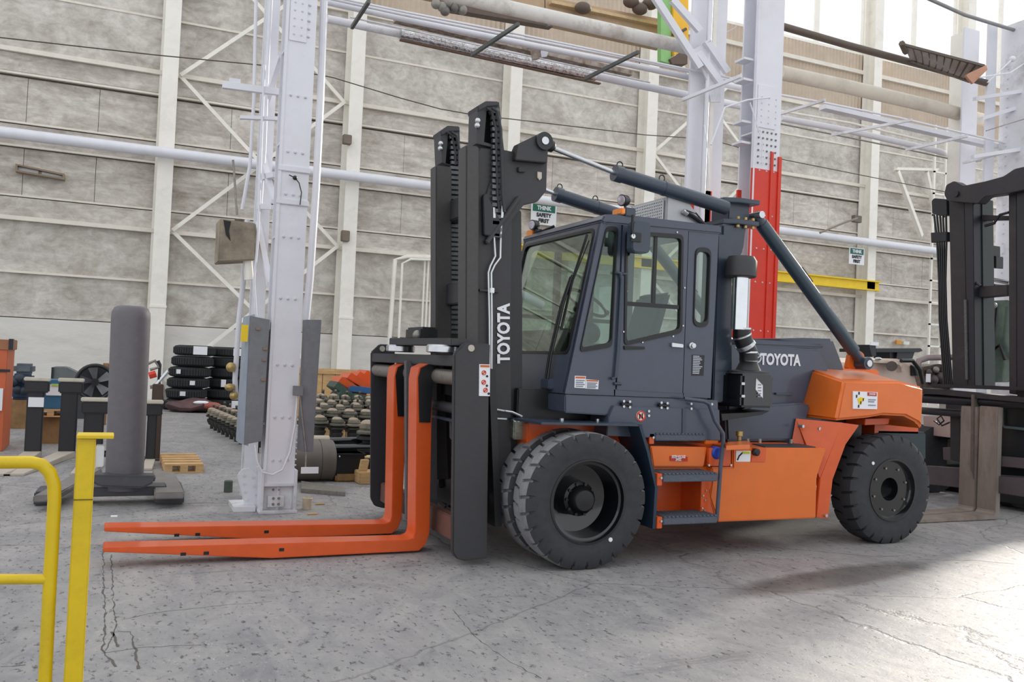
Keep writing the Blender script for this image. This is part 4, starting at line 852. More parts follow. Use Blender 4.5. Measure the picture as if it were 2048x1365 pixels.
# ---- counterweight
S = [(6.63,1.644),(7.381,1.662),(7.704,1.61),(7.731,1.162),(7.656,1.239),(7.475,1.304),(7.161,1.31),(6.972,1.281),(6.544,1.246)]
I = [(6.573,1.746),(6.436,1.264)]; Tp = [(6.819,1.761),(7.508,1.753),(8.37,1.608)]
mb = MB(); V = mb.b.verts.new; Fc = mb.b.faces.new
def vset(y0, y1, y2, y3):
    return dict(S=[V((x, y0, z)) for x, z in S], I=[V((x, y1, z)) for x, z in I], T=[V((x, y2, z)) for x, z in Tp], B=[V((x, y3, z)) for x, z in S[3:]])
Nn, Ff = vset(6.70, 7.1, 7.3, 7.35), vset(9.30, 8.9, 8.7, 8.65)
for q, fl in ((Nn, 0), (Ff, 1)):
    fs = [q['S'], [q['I'][0], q['S'][0], q['S'][8], q['I'][1]], [q['I'][0], q['T'][0], q['T'][1], q['S'][0]], [q['S'][0], q['T'][1], q['S'][1]], [q['S'][1], q['T'][1], q['T'][2], q['S'][2]]]
    fs += [[q['S'][3+k], q['S'][4+k], q['B'][k+1], q['B'][k]] for k in range(5)]
    for f in fs: Fc(f if not fl else f[::-1])
for k in (0, 1): Fc([Nn['T'][k], Nn['T'][k+1], Ff['T'][k+1], Ff['T'][k]])
Fc([Nn['S'][2], Nn['T'][2], Ff['T'][2], Ff['S'][2], Ff['S'][3], Ff['B'][0], Nn['B'][0], Nn['S'][3]])
Fc([Nn['I'][0], Nn['I'][1], Ff['I'][1], Ff['I'][0], Ff['T'][0], Nn['T'][0]])
Fc([Nn['I'][1], Nn['S'][8], Nn['B'][5], Ff['B'][5], Ff['S'][8], Ff['I'][1]]); Fc(Nn['B']+Ff['B'][::-1])
cw = mb.build('counterweight', ORANGE, T, bevel=.025, smooth=.9, seg=3)
MB().prism([(7.586,1.112),(8.309,1.107),(8.323,0.794),(7.603,0.743)], 'y', 7.15, 8.85).build('rear_bumper', mat('teal_black', '#1d3038', .4, 0, .08, 9), T, bevel=.02)
d = MB().prism([(6.737,1.543),(7.065,1.541),(7.066,1.369),(6.745,1.368)], 'y', 6.688, 6.702).build('danger_label', PAPER, cw, smooth=0)
MB().prism([(6.926,1.538),(7.048,1.536),(7.05,1.501),(6.928,1.503)], 'y', 6.684, 6.69).build('danger_header', mat('label_red', '', .5), cw, smooth=0)
a = [(6.988,1.52)][0]; text('lettering', 'DANGER', .028, frame((a[0], 6.682, a[1]), (1, 0, -.02), (0, 0, 1)), PAPER, cw, .001, .0005, squash=.75)
MB().prism([(6.796,1.47),(6.835,1.486),(6.896,1.477),(6.863,1.451),(6.845,1.411),(6.818,1.415),(6.804,1.445)], 'y', 6.684, 6.69).build('pictogram', YELB, cw, smooth=0)
mb = MB()
for q in [(6.782,1.494),(6.813,1.525),(6.87,1.462),(6.813,1.395),(6.838,1.431)]: mb.box(q[0]-.006, q[0]+.006, 6.681, 6.69, q[1]-.014, q[1]+.014)
mb.build('pictogram_marks', INK, cw, smooth=0)
mb = MB()
for k, z in enumerate([(6.99,1.464),(6.991,1.444),(6.993,1.409)]): mb.box(z[0]-.05, z[0]+.05-.02*(k % 2), 6.684, 6.69, z[1]-.006, z[1]+.005)
mb.build('text_lines', mat('decal_grey', '', .5), cw, smooth=0)
MB().box(6.15, 7.35, 7.16, 8.84, .97, 1.3).build('engine_bay_floor', BLACK, T)  # added black box, hides the bright gap below the counterweight
_c = [(7.548,1.116),(8.22,1.122)]; MB().box(_c[0][0], _c[1][0]-.02, 7.17, 8.83, _c[0][1]-.05, _c[0][1]+.22).build('counterweight_underside', ORANGE2, T)  # added orange box under the arch, blocks sun on the bumper top
# rear arch plates
p = [(6.61,1.227),(6.848,1.205),(6.679,1.012),(6.525,0.664),(6.485,0.283),(6.328,0.297),(6.358,0.681)]
MB().prism(p, 'y', 6.7, 6.74).build('rear_arch_plate', ORANGE2, T, bevel=.006)
A_ = [(6.617,6.7,1.227),(6.358,6.7,0.681)]; B_ = [(6.283,6.98,1.241),(6.242,6.98,1.02)]; C_ = [(6.389,6.8,0.667)]
pl_ = [A_[0], A_[1], C_[0], B_[1], B_[0]]
MB().loft(pl_, [(x+.03, y+.03, z) for x, y, z in pl_]).build('rear_arch_fold', ORANGE2, T, smooth=0)
mb = MB()
for q, yy in zip([(6.273,1.173),(6.441,1.155)]+[(6.432,0.318)], (6.89, 6.84, 6.70)): mb.cyl((q[0], yy+.03, q[1]), (q[0], yy-.03, q[1]), .016, n=10)
mb.build('arch_bolts', STEEL, T)
MB().prism([(7.129,1.255),(7.473,1.27),(7.461,1.207),(7.124,1.192)], 'y', 6.9, 7.2).build('arch_stop', ORANGE2, T, bevel=.005)
# ---- mast
FL = [(7.205,3.54),(7.01,3.508),(7.002,1.81)]
def rail(front, nm, xf, y0, y1, pts, dep):
    (px, z1), (bx, z0) = pts
    o = MB().loft([(px, y0, z1), (px+dep, y0, z1), (px+dep, y1, z1), (px, y1, z1)], [(bx, y0, z0), (bx+dep, y0, z0), (bx+dep, y1, z0), (bx, y1, z0)]).build(nm, MASTF, T, bevel=.012); return o
nr = [(2.608,3.493),(2.681,1.77),(2.742,0.516)]
rail(0, 'mast_inner_rail', 0, 6.95, 7.14, (nr[0], nr[2]), .12)
fr_ = [(2.69,3.517),(2.774,1.77),(2.833,0.544)]
rail(0, 'mast_inner_rail', 0, 7.95, 8.12, (fr_[0], fr_[2]), .16)
q = [(2.627,3.489),(2.719,3.472),(2.782,1.774),(2.807,0.507),(2.739,0.508)]
op = [(2.706,3.394),(2.765,3.501),(2.961,3.515),(3.047,3.505),(3.092,2.964),(3.122,2.138),(3.176,1.01),(3.193,0.446),(2.921,0.453),(2.821,1.776),(2.767,2.5)]
MB().prism(op, 'y', 7.02, 7.12).build('mast_outer_rail', CHAR, T, bevel=.008)
q = [(3.09,3.008),(3.195,3.015),(3.246,2.146),(3.292,1.185),(3.316,0.487),(3.2,0.489),(3.122,2.138)]
MB().prism(q, 'y', 7.06, 7.2).build('mast_rear_channel', CHAR2, T, bevel=.008)
q = [(2.773,3.513),(2.976,3.54),(3.087,1.784),(3.126,0.437),(2.921,0.441),(2.867,1.774)]
MB().prism(q, 'y', 8.1, 8.25).build('mast_outer_rail', CHAR2, T, bevel=.008)
for zz in (3.0, 2.2, 1.35): MB().box(2.85, 2.98, 7.1, 8.2, zz, zz+.2).build('mast_crossbeam', CHAR2, T, bevel=.01)
q = [(2.948,3.51),(3.066,3.504),(3.092,3.569),(3.27,3.674),(3.338,3.692),(3.385,3.637),(3.395,3.531),(3.4,3.203),(3.317,3.096),(3.188,3.055),(3.085,2.917),(2.99,2.734),(2.859,2.721),(2.792,2.972)]
bp_ = MB().prism(q, 'y', 7.0, 7.06).build('mast_head_plate', CHAR, T, bevel=.006)
q = [(3.07,3.555),(3.247,3.659),(3.314,3.678),(3.366,3.61),(3.365,3.434),(3.057,3.419)]; MB().prism(q, 'y', 6.93, 7.02).build('pin_boss_plate', CHAR, T, bevel=.006)
q = [(3.107,3.374),(3.174,3.378),(3.176,3.334),(3.109,3.33)]; MB().prism(q, 'y', 6.97, 7.02).build('stop_block', CHAR2, T, bevel=.005)
q = [(3.3,3.357),(3.339,3.357),(3.342,3.305),(3.323,3.285),(3.302,3.308)]; MB().prism(q, 'y', 6.985, 7.005).build('slot', mat('slot_light', '#c7beb2', .8), T, smooth=0)
q = [(3.114,3.124),(3.148,3.11),(2.859,2.674),(2.826,2.696)]; MB().prism(q, 'y', 6.96, 7.02).build('head_plate_rib', CHAR, T, bevel=.008)
q = [(2.764,2.717),(2.928,2.768),(3.002,2.689),(2.949,2.619),(2.841,2.652)]
# sheave heads with chain and hoses
def sheave(p, y, ch, nm):
    hd_ = MB().prism(p, 'y', y-.02, y+.14)
    hd_ = hd_.build('sheave_head', CHAR, T, bevel=.006); return hd_
for y, dx, dz, pts in ((7.0, 0, 0, 0), (8.1, 0, 0, 1)):
    if pts == 0: p = [(2.715,3.848),(2.791,3.898),(2.906,3.913),(2.932,3.666),(2.977,3.508),(2.721,3.528),(2.716,3.634)]; c = [(2.813,3.837),(2.849,3.851),(2.88,3.791),(2.904,3.493),(2.915,3.151),(2.932,2.895),(2.935,2.732)]; bl = [(2.722,3.72),(2.719,3.677)]; hs = [(2.823,3.834),(2.871,3.811),(2.915,3.663),(2.94,3.322),(2.955,3.109),(2.981,2.962)]
    else: p = [(2.771,3.886),(2.84,3.945),(2.963,3.954),(2.985,3.731),(2.994,3.536),(2.8,3.584),(2.779,3.703)]; c = [(2.849,3.869),(2.884,3.889),(2.914,3.81),(2.947,3.23),(2.977,2.505),(2.999,1.925)]; bl = [(2.778,3.762),(2.775,3.713)]; hs = [(2.862,3.876),(2.915,3.845),(2.952,3.714),(2.964,3.57)]
    if pts == 0: hole = [(2.799,3.822),(2.882,3.831),(2.91,3.533),(2.789,3.55)]; po = [(2.715,3.848),(2.911,3.913),(2.977,3.508),(2.721,3.528)]; cap = [(2.707,3.841),(2.782,3.896),(2.898,3.911),(2.904,3.877),(2.798,3.852),(2.718,3.8)]
    else: hole = [(2.848,3.868),(2.941,3.872),(2.961,3.566),(2.837,3.579)]; po = [(2.771,3.886),(2.964,3.949),(2.994,3.536),(2.8,3.584)]; cap = [(2.764,3.881),(2.837,3.945),(2.956,3.953),(2.963,3.91),(2.85,3.888),(2.776,3.839)]
    mb = MB(); framed(mb, po, hole, 'y', y, y+.2); o = mb.build('sheave_head', CHAR, T, smooth=0)
    MB().prism(cap, 'y', y-.02, y+.22).build('head_cap', CHAR, o, bevel=.006); MB().prism(hole, 'y', y+.12, y+.16).build('head_back', BLACK, o, smooth=0)
    n = 0; mb = MB()
    for (A_, B_) in zip(c, c[1:]):
        A_, B_ = Vector((A_[0], A_[1])), Vector((B_[0], B_[1])); L_ = (B_-A_).length; k = int(L_/.045)
        for i in range(k):
            m_ = A_+(B_-A_)*((i+.5)/k); t = (B_-A_).normalized()*.015; nn = Vector((-t.y, t.x))*2.9
            yy = y-.035 if n % 2 else y-.028; n += 1
            mb.loft([(m_.x-t.x-nn.x, yy, m_.y-t.y-nn.y), (m_.x+t.x-nn.x, yy, m_.y+t.y-nn.y), (m_.x+t.x+nn.x, yy, m_.y+t.y+nn.y), (m_.x-t.x+nn.x, yy, m_.y-t.y+nn.y)],
                    [(m_.x-t.x-nn.x, yy+.04, m_.y-t.y-nn.y), (m_.x+t.x-nn.x, yy+.04, m_.y+t.y-nn.y), (m_.x+t.x+nn.x, yy+.04, m_.y+t.y+nn.y), (m_.x-t.x+nn.x, yy+.04, m_.y-t.y+nn.y)])
    stuff(mb.build('lift_chain', STEELC if 'STEELC' in globals() else mat('oiled_chain', '#5d6164', .35, .5, .25, 30), o, smooth=0))
    MB().tube([(a, y-.06, b) for a, b in hs], .014, 8).build('mast_hose', CHAR2, o); MB().tube([(a-.035, y-.03, b) for a, b in hs], .012, 8).build('mast_hose', CHAR2, o)
    mb = MB()
    for q in bl: mb.sphere((q[0], y-.01, q[1]), .026)
    mb.build('adjuster_nuts', STEEL, o)
MB().prism([(2.79,3.083),(2.816,3.111),(2.956,2.896),(2.963,2.746),(2.815,2.753)], 'y', 6.965, 7.02).build('hose_guard', CHAR2, T, bevel=.006)
for q in ([(2.898,2.953),(2.906,2.825),(2.934,2.584),(2.892,2.495),(2.876,2.438),(2.905,2.035),(2.938,1.442),(2.954,1.293),(3.011,1.273),(3.086,1.262)], [(2.976,2.97),(2.976,2.768),(2.981,2.575),(2.933,2.507),(2.904,2.44),(2.928,2.037),(2.947,1.591)]):
    MB().tube([(a, 6.985, b) for a, b in q], .0085, 8).build('hydraulic_pipe', mat('zinc_pipe', '#dfe2e6', .3, .4, .04, 9), T)
q = [(2.929,1.251),(2.94,1.213),(3.015,1.197),(3.099,1.194)]; MB().tube([(a, 6.97, b) for a, b in q], .0075, 6).build('hydraulic_pipe', mat('zinc_pipe', '', .3), T)
q = [(3.081,1.262),(3.143,1.255),(3.239,1.218)]; MB().tube([(a, 6.96, b) for a, b in q], .012, 8).build('pipe_fitting', STEEL, T)
for q in ([(2.896,2.995),(2.902,2.906)], [(2.974,3.017),(2.974,2.914)]): MB().tube([(a, 6.975, b) for a, b in q], .015, 8).build('pipe_fitting', STEEL, T)
q = [(2.805,2.293),(2.985,2.28)]; MB().box(q[0][0], q[1][0], 6.985, 7.02, q[1][1]-.005, q[1][1]+.012).build('pipe_clamp', CHAR2, T); MB().box(q[0][0]+.09, q[0][0]+.13, 6.97, 6.99, q[1][1]-.015, q[1][1]+.03).build('clamp_block', STEEL, T, bevel=.004)
q = [(3.068,1.71),(3.047,2.144)]
text('lettering', 'TOYOTA', .155, frame(((q[0][0]+q[1][0])/2, 7.008, (q[0][1]+q[1][1])/2), (q[1][0]-q[0][0], 0, q[1][1]-q[0][1]), (-1, 0, 0)), PAPER, T, .003, .006, squash=.80)
q = [(3.253,1.235),(3.358,1.237)]
vb = MB().box(3.16, 3.28, 6.95, 7.12, 1.02, 1.2).build('valve_block', mat('valve_metal', '#8f9288', .35, .7, .3, 30), T, bevel=.01)
for k in range(4): MB().cyl((3.16+.035*k, 6.93, 1.19), (3.16+.035*k, 7.0, 1.19), .016, n=8).build('valve_fitting', STEEL, vb)
MB().prism([(3.364,1.198),(3.546,1.183),(3.549,1.113),(3.34,1.093)], 'y', 6.98, 7.1).build('axle_housing', ORANGE, T, bevel=.01)
MB().box(3.25, 4.2, 6.86, 7.1, .9, 1.17).build('front_frame_side', ORANGE2, T, bevel=.01)
# ---- tilt cylinders and stays
def tilt(y, a, b, c_, d, r):
    """rod from a to b, barrel from b to d"""
    P3 = lambda q: (q[0], y, q[1])
    MB().tube([P3(a), P3(b)], r*.33, 12).build('tilt_rod', STEEL, T)
    o = MB().tube([P3(b), P3(d)], r, 20).build('tilt_cylinder', SLATE2, T)
    t = (Vector(P3(d))-Vector(P3(b))).normalized()
    MB().cyl(Vector(P3(b))-t*.02, Vector(P3(b))+t*.06, r*1.12, n=20).build('collar', SLATE2, o); m_ = Vector(P3(b)).lerp(Vector(P3(d)), .42); MB().cyl(m_-t*.01, m_+t*.02, r*1.05, n=20).build('collar', SLATE2, o)
    for f in (.03, .40): 
        m_ = Vector(P3(b)).lerp(Vector(P3(d)), f)+Vector((0, 0, r+.02)); n = 12
        R_ = [m_+Vector((.03*math.cos(6.28319*k/n), 0, .03*math.sin(6.28319*k/n))) for k in range(n)]; mb = MB(); mb.skin([mb.ring(p, R_[(k+1) % n]-R_[k-1], .006, 6, (0, 1, 0)) for k, p in enumerate(R_)], closed=True); mb.build('lifting_eye', BLACK, o)
    e = MB().tube([Vector(P3(a))-t*.03, Vector(P3(a))+t*.12, Vector(P3(a))+t*.14], [r*.9, r*.75, r*.45], 14).build('rod_eye', CHAR2, T)
    MB().cyl((a[0], y-.09, a[1]), (a[0], y+.09, a[1]), r*1.15, n=20).build('eye_ring', CHAR2, e)
    MB().cyl((a[0], y-.10, a[1]), (a[0], y+.10, a[1]), .034, n=16).build('pin', STEEL, e)
tilt(6.99, *[(3.317,3.614),(4.091,3.444),(4.459,3.384),(5.332,3.267)], .068)
tilt(8.45, *[(3.791,3.597),(4.225,3.495),(4.763,3.389),(5.411,3.291)], .072)
def stay(y, a, b, r):
    A_, B_ = Vector((a[0], y, a[1])), Vector((b[0], y, b[1])); t = (B_-A_).normalized()
    o = MB().tube([A_+t*.1, B_-t*.18], r, 20).build('rear_stay', mat('stay_paint', '#2d3f4c', .3, 0, .06, 9, coat=.3), T)
    MB().tube([A_-t*.02, A_+t*.12], [r*.75, r*.9], 12).build('upper_eye', SLATE2, o); MB().tube([B_-t*.2, B_+t*.04], [r*.8, r*.62], 12).build('lower_eye', SLATE2, o)
    for p in (A_, B_): MB().cyl(p-Vector((0, .1, 0)), p+Vector((0, .1, 0)), .035, n=14).build('pin', STEEL, o)
    MB().cyl(B_-Vector((0, .085, 0)), B_+Vector((0, .085, 0)), r*.95, n=18).build('lower_boss', SLATE2, o)
    MB().bar(A_+t*.75+Vector((.05, 0, .05)), A_+t*.95+Vector((.05, 0, .05)), (0, .015, 0), (.012, 0, .012)).build('hose_clip', BLACK, o)
stay(7.0, *[(5.699,3.23),(7.167,1.833)], .068)
stay(8.95, *[(5.699,3.23),(7.167,1.833)], .068)
q = [(7.038,1.771),(7.073,1.929),(7.161,1.98),(7.254,1.937),(7.304,1.759)]; MB().prism(q, 'y', 7.06, 7.14).build('stay_lug', ORANGE, T, bevel=.01)
q = [(7.881,1.85),(8.158,1.884),(8.192,1.828),(7.884,1.776)]; MB().box(7.3, 7.95, 7.5, 8.7, 1.62, 1.78).build('rear_cross_lug', ORANGE, T, bevel=.02)
# ---- carriage and forks
def cplate(p, y0, y1):
    return MB().prism(p, 'y', y0, y1).build('carriage_side_plate', CHAR, T, bevel=.010)
n1 = cplate([(2.526,1.731),(2.613,1.825),(2.839,1.828),(2.848,1.365),(2.895,0.054),(2.699,0.043),(2.628,0.063),(2.587,0.118)], 6.78, 6.84)
a = [(2.668,1.783)][0]; MB().cyl((a[0], 6.785, a[1]), (a[0], 6.77, a[1]), .028).build('lifting_hole', mat('hole_light', '#b9b2a8', .8), n1)
d = MB().prism([(2.745,1.655),(2.841,1.656),(2.851,1.394),(2.755,1.394)], 'y', 6.773, 6.782).build('hazard_label', PAPER, n1, smooth=0)
MB().prism([(2.754,1.649),(2.835,1.65),(2.835,1.633),(2.755,1.632)], 'y', 6.769, 6.775).build('label_header', mat('decal#c8641e', '#c8641e', .5), n1, smooth=0)
for q in [(2.788,1.586),(2.79,1.508),(2.809,1.443)]:
    mb = MB(); n = 18; R_ = [[mb.b.verts.new((q[0]+r*math.cos(6.28319*k/n), y, q[1]+r*math.sin(6.28319*k/n))) for k in range(n)] for r, y in ((.020, 6.768), (.014, 6.768), (.014, 6.774), (.020, 6.774))]
    mb.skin(R_, closed=True); mb.bar((q[0]-.013, 6.77, q[1]-.013), (q[0]+.013, 6.77, q[1]+.013), (0, .002, 0), (.003, 0, -.003)); mb.build('prohibition_ring', mat('label_orange_red', '', .5), n1, smooth=0)
    MB().cyl((q[0]+.03, 6.774, q[1]-.028), (q[0]+.03, 6.769, q[1]-.028), .010, n=10).build('pictogram', INK, n1)
f1 = cplate([(2.477,1.724),(2.565,1.813),(2.73,1.815),(2.814,0.07),(2.677,0.079),(2.594,0.103),(2.547,0.183)], 9.15, 9.2)
a = [(2.592,1.766)][0]; MB().cyl((a[0], 9.155, a[1]), (a[0], 9.14, a[1]), .030).build('lifting_hole', mat('hole_light', '', .8), f1)
a = [(2.658,0.303),(2.69,0.197)]; MB().box(a[0][0], a[1][0], 9.135, 9.15, a[1][1], a[0][1]).build('stop_plate', SLATE2, f1)
xa, za = [(2.534,1.719)][0]; xb, zb = [(2.483,1.714)][0]
MB().loft([(xa, 6.84, za-.09), (xa, 6.84, za), (xb, 9.15, zb), (xb, 9.15, zb-.09)], [(xa+.32, 6.84, za-.09), (xa+.32, 6.84, za), (xb+.32, 9.15, zb), (xb+.32, 9.15, zb-.09)]).build('carriage_top_beam', CHAR, T, bevel=.006)
q = [(2.467,1.654),(2.5,1.655),(2.56,0.185),(2.543,0.186)]
MB().loft([(q[0][0], 7.88, q[0][1]), (q[0][0], 7.96, q[0][1]), (q[0][0]+.3, 7.96, q[0][1]), (q[0][0]+.3, 7.88, q[0][1])], [(q[3][0], 7.88, q[3][1]), (q[3][0], 7.96, q[3][1]), (q[3][0]+.3, 7.96, q[3][1]), (q[3][0]+.3, 7.88, q[3][1])]).build('carriage_divider', mat('divider_grey', '#5a5a5e', .5, 0, .1, 20), T, bevel=.006)
MB().loft([(2.86, 6.84, 1.62), (2.86, 9.15, 1.62), (2.92, 9.15, 1.62), (2.92, 6.84, 1.62)], [(2.98, 6.84, .3), (2.98, 9.15, .3), (3.04, 9.15, .3), (3.04, 6.84, .3)]).build('carriage_back', BLACK, T, smooth=0)
MB().cyl((2.60, 6.84, 1.535), (2.55, 9.15, 1.54), .065, n=20).build('fork_shaft', STEELD, T)
MB().cyl((2.66, 6.84, 1.27), (2.66, 7.6, 1.27), .045, n=16).build('carriage_bar', CHAR, T); MB().bar((2.64, 6.84, 1.17), (2.64, 7.6, 1.17), (.02, 0, 0), (0, 0, .012)).build('carriage_rail', SLATE2, T)
MB().tube([(2.66, 7.15, 1.16), (2.66, 7.13, 1.02), (2.66, 7.0, .98), (2.66, 6.98, 1.15)], .014, 8).build('loop_hose', CHAR, T)
MB().bar((2.72, 6.84, .26), (2.68, 9.1, .26), (.05, 0, 0), (0, 0, .10)).build('carriage_lower_beam', mat('rust_primer', '#6f4f47', .5, 0, .15, 6), T, bevel=.01)
MB().box(2.68, 2.84, 6.86, 7.12, .34, .60).build('carriage_foot', mat('rust_primer', '', .5), T, bevel=.02)
MB().box(2.74, 2.76, 7.18, 7.24, .3, 1.15).build('carriage_strip', SLATE2, T)
MB().box(2.83, 2.86, 6.86, 6.93, .5, 1.1).build('frame_strip', ORANGE2, T)
for yy, xx in ((8.35, 2.55), (7.05, 2.52)):
    o = MB().lathe((xx, yy, 1.735), (0, 0, 1), [(0, .125), (.008, .14), (.055, .14), (.068, .125), (.069, .05), (.075, .001)], 28).build('guide_roller', STEEL, T)
q = [(2.494,1.833),(2.497,1.774)]
MB().loft([(2.46, 8.45, 1.80), (2.46, 8.45, 1.87), (2.60, 8.45, 1.87), (2.60, 8.45, 1.80)], [(2.52, 6.86, 1.80), (2.52, 6.86, 1.86), (2.68, 6.86, 1.86), (2.68, 6.86, 1.80)]).build('roller_cover_bar', CHAR, T, bevel=.006)
MB().box(2.62, 2.80, 7.95, 8.45, 1.86, 1.98).build('carriage_motor', CHAR2, T, bevel=.02)
MB().sphere((2.62, 8.05, 1.90), .05).build('motor_cap', STEELD, T)
def fork(y0, y1, hin, tip, bot, top, hb):
    (xi, zi), (xt, zt_), (xb_, zb_) = hin, tip, bot
    o = [(xt, zt_), (xi-.06, zi), (xi-.012, zi+.02), (xi, zi+.07), (top[0]-.0, top[1]-.14), (top[0]+.015, top[1]-.04), (top[0]+.10, top[1]), (top[0]+.14, top[1]-.03), (xb_+.01, zi+.05), (xb_-.02, zb_+.05), (xb_-.08, zb_), (1.25, zb_-.002), (xt, zt_-.03)]
    f = MB().prism(o, 'y', y0, y1).build('fork', ORANGE2, T, bevel=.006)
    MB().prism([(top[0]+.01, top[1]-.12), (top[0]+.03, top[1]-.04), (top[0]+.10, top[1]-.004), (top[0]+.145, top[1]-.035), (hb[0]+.10, hb[1]), (hb[0]+.0, hb[1])], 'y', y0-.012, y0).build('shank_pad', BLACK, f, smooth=0)
    mb = MB()
    for x in (.55, .72, 1.3): mb.box(x, x+.04, y0-.003, y0+.01, zi-.045, zi-.02)
    mb.build('paint_chips', BLACK, f, smooth=0)
fork(7.34, 7.58, (2.45, .115), (0.0, .155), (2.57, .018), (2.40, 1.64), [(2.437,1.129)][0])
fork(8.12, 8.37, (2.47, .11), (0.0, .160), (2.56, .016), (2.43, 1.63), [(2.48,1.125)][0])
# ================================================================= second forklift at the right edge
T2 = thing('forklift', 'dark weathered forklift with rusty forks cut by the right edge', 'forklift', (10.6, 8.4, 0))
DK = mat('faded_black_paint', '#2b2a2e', .55, 0, .15, 6, dirt=.35, dcol='#4b4748'); DK2 = mat('dark_navy_paint', '#1d2228', .45, 0, .1, 9)
RUST = mat('worn_rusty_fork', '#8d837c', .6, .2, .15, 5, dirt=.8, dcol='#6b5648', stretch=(1, 1, .3))
def xp(p, x0, x1, nm, m, par=None, bv=.006): return MB().prism(p, 'x', x0, x1).build(nm, m, par or T2, bevel=bv)
# mast
xp([(8.636,4.302),(8.392,4.276),(8.237,1.617),(8.474,1.627)], 10.3, 10.55, 'mast_rail', DK)
xp([(8.347,4.149),(8.21,4.128),(8.093,1.622),(8.197,1.617)], 10.25, 10.6, 'mast_rail', DK2)
xp([(8.33,4.164),(8.194,4.123),(8.078,1.627),(8.211,1.621)], 10.4, 10.62, 'mast_rail', mat('green_black', '#1c2b29', .4))
xp([(7.737,4.125),(7.627,4.121),(7.538,1.554),(7.646,1.561)], 10.3, 10.55, 'mast_rail', DK)
xp([(7.592,4.192),(7.314,4.176),(7.231,1.507),(7.5,1.523)], 10.25, 10.6, 'mast_rail', DK2)
xp(rpoly([(8.581,4.213),(8.554,4.338),(8.43,4.372),(8.289,4.281),(7.964,4.286),(7.703,4.306),(7.555,4.374),(7.285,4.381),(7.276,4.096),(7.641,4.079),(7.957,4.09),(8.049,4.012),(8.522,4.115)], .03), 10.15, 10.3, 'mast_top_beam', DK)
a = [(10.14,8.375,4.187)]; MB().cyl(a[0], (a[0][0]-.02, a[0][1], a[0][2]), .04).build('pin', DK2, T2)
xp([(8.216,3.913),(7.781,3.841),(7.779,3.789),(8.214,3.839)], 10.4, 10.5, 'mast_crossbar', DK)
xp([(8.168,2.95),(7.752,2.951),(7.748,2.816),(8.163,2.805),(8.219,2.914)], 10.35, 10.5, 'mast_crossbar', DK)
stuff(xp([(8.291,2.774),(8.246,2.772),(8.186,1.717),(8.231,1.715)], 10.23, 10.25, 'lift_chain', mat('oiled_chain', '', .5)))
for q in ([(10.3,7.722,3.867),(10.3,7.847,3.852),(10.3,7.929,3.752),(10.3,8.058,3.736)], [(10.3,8.198,3.07),(10.3,8.166,3.002),(10.3,8.09,2.945)]): MB().tube(q, .018, 6).build('hose', BLACK, T2)
# hose bracket and hoses
xp(rpoly([(8.892,4.189),(8.852,4.218),(8.647,4.173),(8.631,3.951),(8.76,3.961),(8.876,4.005)], .02), 10.28, 10.4, 'hose_guide', DK2)
xp([(8.891,3.741),(8.63,3.724),(8.626,3.593),(8.706,3.595),(8.878,3.599)], 10.28, 10.36, 'hose_guide', DK2)
for k in range(5):
    q = [(10.3,8.859,3.988),(10.3,8.797,3.632),(10.3,8.743,3.074),(10.3,8.714,2.522),(10.3,8.599,1.601)]; w_ = [(10.3,8.663,3.962),(10.3,8.642,3.616),(10.3,8.638,3.067),(10.3,8.602,2.519),(10.3,8.481,1.607)]
    f = k/4; MB().tube([tuple(a*(1-f)+b*f for a, b in zip(p1, p2)) for p1, p2 in zip(q, w_)], .015, 6).build('hose', BLACK if k % 2 else DK2, T2)
# carriage
xp([(8.771,1.579),(7.055,1.523),(7.053,1.458),(8.768,1.511)], 10.0, 10.3, 'carriage_top_beam', DK)
xp([(8.605,1.641),(7.654,1.654),(7.094,1.647),(7.093,1.612),(8.603,1.594)], 10.05, 10.2, 'roller_cover', DK2)
q = [(10.1,8.819,1.436),(10.1,7.124,1.45)]; MB().cyl(q[0], q[1], .062, n=16).build('fork_shaft', DK2, T2)
q = [(10.2,8.859,1.264),(10.2,8.226,1.267)]; MB().cyl(q[0], q[1], .05, n=14).build('carriage_tube', DK, T2)
xp([(8.761,0.52),(8.161,0.561),(8.152,0.309),(8.752,0.276)], 10.1, 10.25, 'lower_beam', mat('purple_grey_steel', '#5a5358', .5, .2, .12, 5, dirt=.6, dcol='#6d5547'))
xp([(7.7,0.776),(7.139,0.792),(7.135,0.673),(7.696,0.651)], 10.1, 10.25, 'lower_beam', mat('purple_grey_steel', '', .5))
xp([(7.654,0.532),(7.097,0.571),(7.089,0.335),(7.647,0.328)], 10.05, 10.25, 'lower_beam', mat('purple_grey_steel', '', .5))
xp([(7.935,1.528),(7.892,1.531),(7.862,0.454),(7.893,0.545),(7.916,0.574)], 9.98, 10.15, 'carriage_divider', mat('worn_divider', '#6d6560', .5, .3, .2, 8))
xp([(8.499,1.236),(8.345,1.247),(8.322,0.619),(8.477,0.634)], 10.3, 10.4, 'back_plate', DK)
xp([(7.814,1.38),(7.263,1.385),(7.238,0.567),(7.771,0.527)], 10.3, 10.4, 'back_plate', DK2)
q = [(10.25,7.7,1.387),(10.25,7.692,1.167),(10.25,7.65,1.139),(10.25,7.448,1.137),(10.25,7.22,1.133)]; MB().tube(q, .018, 6).build('guard_rail', mat('grey_green', '#5c6a6c', .5), T2)
